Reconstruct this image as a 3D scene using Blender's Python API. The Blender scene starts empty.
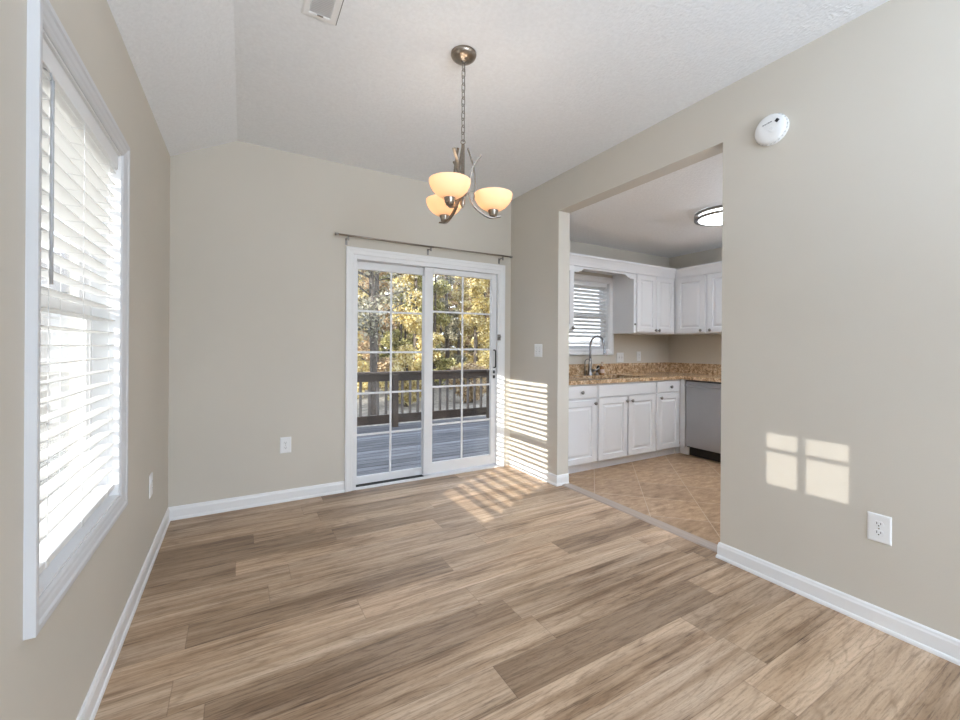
import bpy, bmesh, math, random
import numpy as np
from mathutils import Vector, Matrix
PI = math.pi
scene = bpy.context.scene
COL = scene.collection

# ------------------------------------------------------------------ camera
FPX, YAW, EYE, V0, ROLL = 418.827, 0.5237, 1.24, 346.53, 0.0067
fwd = Vector((math.sin(YAW), math.cos(YAW), 0)); rt = Vector((math.cos(YAW), -math.sin(YAW), 0)); up = Vector((0, 0, 1))
cr, sr = math.cos(ROLL), math.sin(ROLL)
rc = rt * cr + up * sr; uc = up * cr - rt * sr
camd = bpy.data.cameras.new('camera'); cam = bpy.data.objects.new('camera', camd); COL.objects.link(cam)
camd.sensor_width = 36; camd.lens = FPX * 36 / 960; camd.shift_y = -(360 - V0) / 960
camd.clip_start = 0.02; camd.clip_end = 300
cam.matrix_world = Matrix(((rc.x, uc.x, -fwd.x, 0), (rc.y, uc.y, -fwd.y, 0), (rc.z, uc.z, -fwd.z, EYE), (0, 0, 0, 1)))
scene.camera = cam

# ------------------------------------------------------------------ view, sky, sun, large lamps
scene.view_settings.view_transform = 'Standard'; scene.view_settings.look = 'None'
scene.view_settings.gamma = 1; scene.view_settings.use_curve_mapping = False
scene.view_settings.exposure = 0.07
scene.cycles.use_denoising = True
scene.cycles.max_bounces = 10; scene.cycles.diffuse_bounces = 6; scene.cycles.transparent_max_bounces = 24
scene.cycles.sample_clamp_indirect = 6
scene.cycles.caustics_reflective = False; scene.cycles.caustics_refractive = False

SKY_STRENGTH = 2.9
world = bpy.data.worlds.new('sky'); scene.world = world; world.use_nodes = True
wn = world.node_tree.nodes; wl = world.node_tree.links
tc = wn.new('ShaderNodeTexCoord'); sp = wn.new('ShaderNodeSeparateXYZ'); rp = wn.new('ShaderNodeValToRGB')
wl.new(tc.outputs['Generated'], sp.inputs[0]); wl.new(sp.outputs['Z'], rp.inputs[0])
e = rp.color_ramp.elements
e[0].position = 0.0; e[0].color = (0.92, 0.95, 1.0, 1); e[1].position = 0.7; e[1].color = (0.68, 0.78, 0.96, 1)
m_ = rp.color_ramp.elements.new(0.25); m_.color = (0.88, 0.93, 1.0, 1)
wl.new(rp.outputs[0], wn['Background'].inputs[0]); wn['Background'].inputs[1].default_value = SKY_STRENGTH

SUN_DY, SUN_DZ = 0.525, 0.349                        # the sun travels (1, .525, -.349)
sd = bpy.data.lights.new('sun', 'SUN'); sd.energy = 10.0; sd.angle = math.radians(0.27); sd.color = (1.0, 0.96, 0.90)
so = bpy.data.objects.new('sun', sd); COL.objects.link(so)
so.rotation_euler = Vector((1, SUN_DY, -SUN_DZ)).to_track_quat('-Z', 'Y').to_euler()
so.location = (-8, -4, 6)

def area(name, loc, rot, sx, sy, power, color=(1, 1, 1)):
    d = bpy.data.lights.new(name, 'AREA'); d.shape = 'RECTANGLE'; d.size = sx; d.size_y = sy; d.energy = power; d.color = color
    o = bpy.data.objects.new(name, d); COL.objects.link(o); o.location = loc; o.rotation_euler = rot
    return o
# added fill lamps behind the photographer and in the kitchen, plus the kitchen's own lamp
area('living_room_window_fill', (1.2, -4.35, 1.25), (PI / 2, 0, 0), 2.0, 1.9, 100, (.82, .97, 1.14))  # added lamp that boosts the daylight of the back window
area('living_room_uplight_fill', (.85, -1.75, 1.50), (PI, 0, 0), 1.6, 1.6, 112, (.80, .97, 1.19))  # added uplight, bounced off the ceiling to fill the room
area('kitchen_ceiling_lamp', (3.736, 2.15, 2.376), (0, 0, 0), 0.3, 0.3, 6, (.86, .97, 1.12))
area('kitchen_uplight_fill', (4.1, .5, 1.95), (PI, 0, 0), .8, .8, 66, (.84, .96, 1.14))  # added uplight that brightens the kitchen by way of its ceiling

# ------------------------------------------------------------------ materials
def mat(name, color=(.8, .8, .8), rough=.5, metal=0.0, spec=.5, bump=0.0, bscale=60, vary=0.0, vscale=8, coat=0, emit=None, estr=0, trans=0):
    m = bpy.data.materials.new(name); m.use_nodes = True
    nt = m.node_tree; b = nt.nodes['Principled BSDF']
    b.inputs['Base Color'].default_value = (*color, 1); b.inputs['Roughness'].default_value = rough
    b.inputs['Metallic'].default_value = metal; b.inputs['Specular IOR Level'].default_value = spec
    if coat: b.inputs['Coat Weight'].default_value = coat
    if emit: b.inputs['Emission Color'].default_value = (*emit, 1); b.inputs['Emission Strength'].default_value = estr
    tcn = nt.nodes.new('ShaderNodeTexCoord')
    if vary:
        n = nt.nodes.new('ShaderNodeTexNoise'); n.inputs['Scale'].default_value = vscale; n.inputs['Detail'].default_value = 4
        nt.links.new(tcn.outputs['Object'], n.inputs['Vector'])
        r = nt.nodes.new('ShaderNodeValToRGB'); nt.links.new(n.outputs['Fac'], r.inputs[0])
        r.color_ramp.elements[0].position = .3; r.color_ramp.elements[1].position = .7
        r.color_ramp.elements[0].color = (*[max(0, c * (1 - vary)) for c in color], 1)
        r.color_ramp.elements[1].color = (*[min(1, c * (1 + vary)) for c in color], 1)
        nt.links.new(r.outputs[0], b.inputs['Base Color'])
    if bump:
        n = nt.nodes.new('ShaderNodeTexNoise'); n.inputs['Scale'].default_value = bscale; n.inputs['Detail'].default_value = 3
        nt.links.new(tcn.outputs['Object'], n.inputs['Vector'])
        bp = nt.nodes.new('ShaderNodeBump'); bp.inputs['Strength'].default_value = bump; bp.inputs['Distance'].default_value = .01
        nt.links.new(n.outputs['Fac'], bp.inputs['Height']); nt.links.new(bp.outputs[0], b.inputs['Normal'])
    return m

def N(nt, t, **kw):
    n = nt.nodes.new('ShaderNode' + t)
    for k, v in kw.items():
        if k.startswith('i_'):
            key = k[2:]; key = int(key) if key.isdigit() else key.replace('_', ' ')
            n.inputs[key].default_value = v
        else: setattr(n, k, v)
    return n
def math_n(nt, op, a, b=None, c=None):
    n = nt.nodes.new('ShaderNodeMath'); n.operation = op
    for i, v in enumerate((a, b, c)):
        if v is None: continue
        if isinstance(v, (int, float)): n.inputs[i].default_value = v
        else: nt.links.new(v, n.inputs[i])
    return n.outputs[0]
def comb(nt, x, y, z=0.0):
    n = nt.nodes.new('ShaderNodeCombineXYZ')
    for i, v in enumerate((x, y, z)):
        if isinstance(v, (int, float)): n.inputs[i].default_value = v
        else: nt.links.new(v, n.inputs[i])
    return n.outputs[0]
def ramp(nt, fac, stops):
    r = nt.nodes.new('ShaderNodeValToRGB'); cr_ = r.color_ramp
    while len(cr_.elements) < len(stops): cr_.elements.new(0.5)
    for el, (p, c) in zip(cr_.elements, stops): el.position = p; el.color = (*c, 1)
    nt.links.new(fac, r.inputs[0]); return r.outputs[0]
def mix(nt, fac, a, b, mode='MIX'):
    n = nt.nodes.new('ShaderNodeMix'); n.data_type = 'RGBA'; n.blend_type = mode
    for s, v in ((n.inputs[0], fac), (n.inputs[6], a), (n.inputs[7], b)):
        if isinstance(v, (int, float)): s.default_value = v
        elif isinstance(v, tuple): s.default_value = (*v, 1)
        else: nt.links.new(v, s)
    return n.outputs[2]

def plank_floor():
    m = bpy.data.materials.new('oak_plank_floor'); m.use_nodes = True; nt = m.node_tree; b = nt.nodes['Principled BSDF']
    t = N(nt, 'TexCoord'); s = N(nt, 'SeparateXYZ'); nt.links.new(t.outputs['Object'], s.inputs[0])
    W, LN = .174, 1.22
    X, Y = s.outputs[0], s.outputs[1]
    v = math_n(nt, 'DIVIDE', math_n(nt, 'SUBTRACT', Y, 1.90), W); row = math_n(nt, 'FLOOR', v); fv = math_n(nt, 'FRACT', v)
    wn1 = N(nt, 'TexWhiteNoise', noise_dimensions='1D'); nt.links.new(row, wn1.inputs['W'])
    u = math_n(nt, 'ADD', math_n(nt, 'DIVIDE', X, LN), wn1.outputs[0]); pid = math_n(nt, 'FLOOR', u); fu = math_n(nt, 'FRACT', u)
    wn2 = N(nt, 'TexWhiteNoise', noise_dimensions='2D'); nt.links.new(comb(nt, pid, row), wn2.inputs['Vector'])
    h1 = wn2.outputs['Value']
    wn3 = N(nt, 'TexWhiteNoise', noise_dimensions='3D'); nt.links.new(comb(nt, pid, row, 7.3), wn3.inputs['Vector'])
    h2 = wn3.outputs['Value']
    gx = math_n(nt, 'ADD', X, math_n(nt, 'MULTIPLY', h1, 37.0)); gy = math_n(nt, 'ADD', Y, math_n(nt, 'MULTIPLY', h2, 11.0))
    # long soft streaks, fine pores and cathedral rings
    n1 = N(nt, 'TexNoise', i_Scale=1.0, i_Detail=5.0, i_Roughness=.6, i_Distortion=.25)
    nt.links.new(comb(nt, math_n(nt, 'MULTIPLY', gx, .9), math_n(nt, 'MULTIPLY', gy, 24.0), h1), n1.inputs['Vector'])
    n2 = N(nt, 'TexNoise', i_Scale=1.0, i_Detail=4.0, i_Roughness=.7)
    nt.links.new(comb(nt, math_n(nt, 'MULTIPLY', gx, 4.5), math_n(nt, 'MULTIPLY', gy, 105.0), h2), n2.inputs['Vector'])
    n3 = N(nt, 'TexNoise', i_Scale=1.0, i_Detail=2.0, i_Roughness=.5)
    nt.links.new(comb(nt, math_n(nt, 'MULTIPLY', gx, .8), math_n(nt, 'MULTIPLY', gy, 6.5), h2), n3.inputs['Vector'])
    rings = math_n(nt, 'FRACT', math_n(nt, 'MULTIPLY', n3.outputs['Fac'], 13.0))
    rings = math_n(nt, 'ABSOLUTE', math_n(nt, 'SUBTRACT', rings, .5))          # 0 at a ring line
    n4 = N(nt, 'TexNoise', i_Scale=1.0, i_Detail=4.0, i_Roughness=.6)
    nt.links.new(comb(nt, math_n(nt, 'MULTIPLY', gx, 1.15), math_n(nt, 'MULTIPLY', gy, 8.0), math_n(nt, 'MULTIPLY', h1, 9.0)), n4.inputs['Vector'])
    n5 = N(nt, 'TexNoise', i_Scale=1.0, i_Detail=3.0, i_Roughness=.75)
    nt.links.new(comb(nt, math_n(nt, 'MULTIPLY', gx, 28.0), math_n(nt, 'MULTIPLY', gy, 170.0), h2), n5.inputs['Vector'])
    c = ramp(nt, n1.outputs['Fac'], [(.24, (.265, .163, .094)), (.42, (.44, .306, .2)), (.58, (.55, .405, .285)), (.76, (.66, .515, .385))])
    tone = ramp(nt, h1, [(.0, (.62, .58, .54)), (.16, (.80, .77, .74)), (.35, (.95, .94, .93)), (.7, (1.05, 1.04, 1.02)), (1.0, (1.17, 1.15, 1.13))])
    c = mix(nt, 1.0, c, tone, 'MULTIPLY')
    dark = ramp(nt, n4.outputs['Fac'], [(.36, (1, 1, 1)), (.47, (.25, .25, .25)), (.56, (0, 0, 0))])      # heart-wood patches
    c = mix(nt, dark, c, mix(nt, 1.0, c, (.60, .555, .51), 'MULTIPLY'))
    ringc = ramp(nt, rings, [(.0, (.62, .57, .52)), (.14, (1, 1, 1))])
    c = mix(nt, .5, c, ringc, 'MULTIPLY')
    pore = ramp(nt, n2.outputs['Fac'], [(.36, (.44, .39, .35)), (.47, (1, 1, 1)), (.68, (1.14, 1.14, 1.14))])
    c = mix(nt, math_n(nt, 'ADD', .45, math_n(nt, 'MULTIPLY', dark, .5)), c, pore, 'MULTIPLY')
    speck = ramp(nt, n5.outputs['Fac'], [(.30, (.62, .58, .55)), (.46, (1, 1, 1)), (.70, (1.10, 1.10, 1.10))])
    c = mix(nt, .7, c, speck, 'MULTIPLY')
    eu = math_n(nt, 'MINIMUM', fu, math_n(nt, 'SUBTRACT', 1.0, fu)); ev = math_n(nt, 'MINIMUM', fv, math_n(nt, 'SUBTRACT', 1.0, fv))
    ed = math_n(nt, 'MINIMUM', math_n(nt, 'MULTIPLY', eu, LN), math_n(nt, 'MULTIPLY', ev, W))
    seam = ramp(nt, math_n(nt, 'MULTIPLY', ed, 400.0), [(.25, (.42, .36, .32)), (.9, (1, 1, 1))])
    c = mix(nt, .5, c, seam, 'MULTIPLY')
    nt.links.new(c, b.inputs['Base Color'])
    b.inputs['Roughness'].default_value = .42; b.inputs['Specular IOR Level'].default_value = .42
    bp = N(nt, 'Bump', i_Strength=.22, i_Distance=.002)
    hh = math_n(nt, 'ADD', n2.outputs['Fac'], math_n(nt, 'MULTIPLY', math_n(nt, 'MINIMUM', math_n(nt, 'MULTIPLY', ed, 400.0), 1.0), 2.0))
    nt.links.new(hh, bp.inputs['Height']); nt.links.new(bp.outputs[0], b.inputs['Normal'])
    return m

def tile_floor():
    m = bpy.data.materials.new('diagonal_stone_tile'); m.use_nodes = True; nt = m.node_tree; b = nt.nodes['Principled BSDF']
    t = N(nt, 'TexCoord'); s = N(nt, 'SeparateXYZ'); nt.links.new(t.outputs['Object'], s.inputs[0])
    T = .395
    a_ = math_n(nt, 'DIVIDE', math_n(nt, 'SUBTRACT', math_n(nt, 'MULTIPLY', math_n(nt, 'SUBTRACT', s.outputs[0], s.outputs[1]), .70711), .818), T)
    d_ = math_n(nt, 'DIVIDE', math_n(nt, 'SUBTRACT', math_n(nt, 'MULTIPLY', math_n(nt, 'ADD', s.outputs[0], s.outputs[1]), .70711), .16), T)
    fa, fd = math_n(nt, 'FRACT', a_), math_n(nt, 'FRACT', d_)
    ea = math_n(nt, 'MINIMUM', fa, math_n(nt, 'SUBTRACT', 1.0, fa)); ed_ = math_n(nt, 'MINIMUM', fd, math_n(nt, 'SUBTRACT', 1.0, fd))
    e_ = math_n(nt, 'MULTIPLY', math_n(nt, 'MINIMUM', ea, ed_), T)
    w = N(nt, 'TexWhiteNoise', noise_dimensions='2D'); nt.links.new(comb(nt, math_n(nt, 'FLOOR', a_), math_n(nt, 'FLOOR', d_)), w.inputs['Vector'])
    n1 = N(nt, 'TexNoise', i_Scale=11.0, i_Detail=8.0, i_Roughness=.75, i_Distortion=.3)
    mp = N(nt, 'Mapping'); mp.inputs['Rotation'].default_value = (0, 0, .5); mp.inputs['Scale'].default_value = (.7, 2.0, 1)
    nt.links.new(t.outputs['Object'], mp.inputs[0]); nt.links.new(mp.outputs[0], n1.inputs['Vector'])
    c = ramp(nt, n1.outputs['Fac'], [(.30, (.19, .105, .052)), (.46, (.36, .228, .130)), (.58, (.46, .31, .19)), (.74, (.64, .48, .33))])
    tone = ramp(nt, w.outputs['Value'], [(0, (.90, .88, .86)), (1, (1.10, 1.10, 1.10))])
    c = mix(nt, 1.0, c, tone, 'MULTIPLY')
    g = math_n(nt, 'LESS_THAN', e_, .003)
    c = mix(nt, g, c, (.52, .40, .29))
    nt.links.new(c, b.inputs['Base Color']); b.inputs['Roughness'].default_value = .38
    bp = N(nt, 'Bump', i_Strength=.3, i_Distance=.003); nt.links.new(math_n(nt, 'MINIMUM', math_n(nt, 'MULTIPLY', e_, 150.0), 1.0), bp.inputs['Height'])
    nt.links.new(bp.outputs[0], b.inputs['Normal'])
    return m

def granite():
    m = bpy.data.materials.new('speckled_gold_granite'); m.use_nodes = True; nt = m.node_tree; b = nt.nodes['Principled BSDF']
    t = N(nt, 'TexCoord')
    n1 = N(nt, 'TexNoise', i_Scale=26.0, i_Detail=5.0, i_Roughness=.75); nt.links.new(t.outputs['Object'], n1.inputs['Vector'])
    v = N(nt, 'TexVoronoi', i_Scale=75.0); nt.links.new(t.outputs['Object'], v.inputs['Vector'])
    n2 = N(nt, 'TexNoise', i_Scale=7.0, i_Detail=3.0); nt.links.new(t.outputs['Object'], n2.inputs['Vector'])
    c = ramp(nt, n1.outputs['Fac'], [(.30, (.11, .07, .045)), (.42, (.40, .265, .15)), (.53, (.66, .50, .335)), (.68, (.83, .74, .60))])
    sp_ = ramp(nt, v.outputs['Color'], [(.0, (.10, .07, .05)), (.22, (.55, .45, .36)), (.45, (1.0, .95, .88)), (1.0, (1.15, 1.1, 1.05))])
    c = mix(nt, .75, c, sp_, 'MULTIPLY')
    c = mix(nt, .5, c, ramp(nt, n2.outputs['Fac'], [(.35, (.75, .68, .6)), (.65, (1.1, 1.1, 1.1))]), 'MULTIPLY')
    nt.links.new(c, b.inputs['Base Color']); b.inputs['Roughness'].default_value = .18
    return m

def glass_mat(name='window_glass'):
    m = bpy.data.materials.new(name); m.use_nodes = True; nt = m.node_tree; nt.nodes.remove(nt.nodes['Principled BSDF'])
    out = nt.nodes['Material Output']; tr = N(nt, 'BsdfTransparent'); gl = N(nt, 'BsdfGlossy', i_Roughness=.02)
    tr.inputs[0].default_value = (.97, .98, .98, 1); gl.inputs[0].default_value = (1, 1, 1, 1)
    fr = N(nt, 'Fresnel', i_IOR=1.45); mx = N(nt, 'MixShader')
    nt.links.new(math_n(nt, 'MULTIPLY', fr.outputs[0], .55), mx.inputs[0]); nt.links.new(tr.outputs[0], mx.inputs[1]); nt.links.new(gl.outputs[0], mx.inputs[2])
    nt.links.new(mx.outputs[0], out.inputs[0]); return m

def screen_mat():
    m = bpy.data.materials.new('grey_dimming_screen'); m.use_nodes = True; nt = m.node_tree; b = nt.nodes['Principled BSDF']; out = nt.nodes['Material Output']
    b.inputs['Base Color'].default_value = (.2, .2, .2, 1); tr = N(nt, 'BsdfTransparent'); mx = N(nt, 'MixShader'); mx.inputs[0].default_value = .5
    nt.links.new(b.outputs[0], mx.inputs[1]); nt.links.new(tr.outputs[0], mx.inputs[2]); nt.links.new(mx.outputs[0], out.inputs[0]); return m

def translucent_mat(name, color, tcolor, fac, rough=.5, emit=0.0, ecol=(1, 1, 1), vary=None, mode='island'):
    m = bpy.data.materials.new(name); m.use_nodes = True; nt = m.node_tree; b = nt.nodes['Principled BSDF']; out = nt.nodes['Material Output']
    b.inputs['Base Color'].default_value = (*color, 1); b.inputs['Roughness'].default_value = rough; b.inputs['Specular IOR Level'].default_value = .25
    tl = N(nt, 'BsdfTranslucent'); tl.inputs[0].default_value = (*tcolor, 1); mx = N(nt, 'MixShader'); mx.inputs[0].default_value = fac
    if vary:
        g = N(nt, 'NewGeometry'); c = ramp(nt, g.outputs['Random Per Island'], vary)
        nt.links.new(c, b.inputs['Base Color']); nt.links.new(c, tl.inputs[0])
    if emit: b.inputs['Emission Color'].default_value = (*ecol, 1); b.inputs['Emission Strength'].default_value = emit
    nt.links.new(b.outputs[0], mx.inputs[1]); nt.links.new(tl.outputs[0], mx.inputs[2]); nt.links.new(mx.outputs[0], out.inputs[0])
    return m

def board_mat(name, c0, c1, axis=0, width=.14, gap=True):
    """weathered boards running along one axis"""
    m = bpy.data.materials.new(name); m.use_nodes = True; nt = m.node_tree; b = nt.nodes['Principled BSDF']
    t = N(nt, 'TexCoord'); s = N(nt, 'SeparateXYZ'); nt.links.new(t.outputs['Object'], s.inputs[0])
    X, Y = s.outputs[axis], s.outputs[1 - axis]
    v = math_n(nt, 'DIVIDE', Y, width); row = math_n(nt, 'FLOOR', v); fv = math_n(nt, 'FRACT', v)
    w = N(nt, 'TexWhiteNoise', noise_dimensions='1D'); nt.links.new(row, w.inputs['W'])
    n = N(nt, 'TexNoise', i_Scale=1.0, i_Detail=5.0, i_Roughness=.7)
    nt.links.new(comb(nt, math_n(nt, 'ADD', math_n(nt, 'MULTIPLY', X, 1.6), math_n(nt, 'MULTIPLY', w.outputs[0], 31.0)), math_n(nt, 'MULTIPLY', Y, 32.0), s.outputs[2]), n.inputs['Vector'])
    c = ramp(nt, n.outputs['Fac'], [(.3, c0), (.68, c1)])
    c = mix(nt, 1.0, c, ramp(nt, w.outputs[0], [(0, (.55, .55, .56)), (1, (1.25, 1.25, 1.25))]), 'MULTIPLY')
    if gap:
        ev = math_n(nt, 'MINIMUM', fv, math_n(nt, 'SUBTRACT', 1.0, fv))
        c = mix(nt, math_n(nt, 'LESS_THAN', ev, .055), c, (.025, .025, .03))
    nt.links.new(c, b.inputs['Base Color']); b.inputs['Roughness'].default_value = .8
    return m

def brushed(name, color, rough, axis_scale=(2, 2, 200), metal=1.0):
    m = bpy.data.materials.new(name); m.use_nodes = True; nt = m.node_tree; b = nt.nodes['Principled BSDF']
    t = N(nt, 'TexCoord'); mp = N(nt, 'Mapping'); mp.inputs['Scale'].default_value = axis_scale; nt.links.new(t.outputs['Object'], mp.inputs[0])
    n = N(nt, 'TexNoise', i_Scale=1.0, i_Detail=3.0); nt.links.new(mp.outputs[0], n.inputs['Vector'])
    c = ramp(nt, n.outputs['Fac'], [(.3, tuple(k * .86 for k in color)), (.7, tuple(min(1, k * 1.1) for k in color))])
    nt.links.new(c, b.inputs['Base Color']); b.inputs['Metallic'].default_value = metal; b.inputs['Roughness'].default_value = rough
    return m

WALL = mat('greige_wall_paint', (.615, .572, .503), .62, spec=.35, bump=.06, bscale=220, vary=.015, vscale=2)
GLOSSWALL = WALL
CEIL = mat('textured_white_ceiling', (.855, .875, .905), .9, spec=.2, bump=.4, bscale=70, vary=.03, vscale=60)
KCEIL = mat('kitchen_white_ceiling', (.87, .87, .87), .9, spec=.2, bump=.4, bscale=70, vary=.03, vscale=60)
TRIM = mat('white_trim_paint', (.83, .83, .835), .35, spec=.45, vary=.01, vscale=3)
CASEP = mat('casing_paint_with_shade', (.63, .63, .645), .4, vary=.01, vscale=3)  # trim white greyed: the backlit casing's shade is in this colour
VINYL = mat('white_vinyl', (.80, .80, .81), .38, vary=.01, vscale=4)
CAB = mat('white_cabinet_paint', (.80, .80, .815), .38, vary=.012, vscale=5)
CABIN = mat('cabinet_inside', (.16, .15, .14), .8, vary=.1)
FLOOR = plank_floor(); TILE = tile_floor(); GRAN = granite(); SCREEN = screen_mat(); GLASS = glass_mat()
THRESH = brushed('taupe_threshold', (.42, .345, .295), .5, (200, 2, 200), metal=.1)
NICKEL = brushed('brushed_nickel', (.33, .285, .24), .30, (30, 30, 160))
NICKEL_D = brushed('dark_nickel', (.30, .285, .27), .32, (30, 30, 160))
STEEL = mat('stainless_steel', (.42, .42, .43), .42, metal=.8, vary=.04, vscale=3)
CHROME = brushed('faucet_steel', (.40, .40, .42), .22, (30, 30, 100))
BLACK = mat('black_plastic', (.012, .012, .013), .4, vary=.1)
DARK = mat('dark_slot', (.02, .02, .02), .7, vary=.1)
PLATE = mat('white_plastic', (.83, .83, .83), .3, vary=.01)
SLAT = translucent_mat('white_blind_slat', (.86, .86, .86), (.92, .92, .91), .47, .45)
CORD = mat('white_cord', (.75, .75, .75), .8, vary=.05)
WAND = mat('grey_clear_wand', (.45, .45, .46), .3, vary=.05)
BOWL = translucent_mat('frosted_amber_glass', (.90, .76, .62), (1.0, .78, .54), .45, .3, .34, (1.0, .62, .34))
BULB = mat('lit_bulb', (1, 1, 1), .5, emit=(1.0, .72, .40), estr=2.0, vary=.01)
LENS = mat('lit_lamp_lens', (.95, .95, .95), .5, emit=(.93, .98, 1.04), estr=7.0, vary=.01)
DECK = board_mat('weathered_deck_boards', (.05, .052, .06), (.29, .295, .315), 0, .14)
RAILW = board_mat('brown_stained_rail_wood', (.055, .042, .036), (.19, .135, .10), 0, .5, False)
BALW = board_mat('weathered_baluster_wood', (.12, .105, .095), (.30, .255, .22), 0, .5, False)
LEAFG = mat('leaf_covered_ground', (.25, .225, .19), .95, vary=.55, vscale=9, bump=.6, bscale=14)
LAWN = mat('pale_winter_lawn', (.36, .34, .24), .95, vary=.3, vscale=3)
SIDING = board_mat('pale_siding', (.58, .58, .57), (.68, .68, .67), 0, .2, False)
ROOF = mat('grey_shingle', (.16, .15, .15), .9, vary=.3, vscale=14)
BARK = mat('grey_brown_bark', (.10, .082, .068), .95, vary=.45, vscale=9, bump=.8, bscale=22)
BOTTLE = mat('amber_soap', (.42, .22, .10), .25, vary=.1)
PINKP = mat('pale_pump_plastic', (.72, .56, .47), .4, vary=.04)
LEAVES = {
    'yellow': translucent_mat('yellow_autumn_leaves', (.6, .5, .1), (.6, .5, .1), .4, .6, vary=[(0, (.26, .19, .08)), (.3, (.60, .47, .18)), (.65, (.80, .69, .34)), (1, (.90, .84, .60))]),
    'green': translucent_mat('yellow_green_leaves', (.4, .45, .1), (.4, .45, .1), .4, .6, vary=[(0, (.13, .14, .06)), (.4, (.38, .36, .14)), (.75, (.66, .59, .26)), (1, (.82, .76, .48))]),
    'rust': translucent_mat('tan_orange_leaves', (.5, .3, .1), (.5, .3, .1), .35, .6, vary=[(0, (.22, .14, .09)), (.4, (.50, .36, .20)), (.8, (.70, .55, .35)), (1, (.84, .73, .54))]),
    'olive': translucent_mat('dusky_grey_olive_leaves', (.2, .2, .1), (.2, .2, .1), .3, .7, vary=[(0, (.10, .095, .07)), (.5, (.28, .26, .18)), (1, (.60, .55, .42))]),
}

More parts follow.
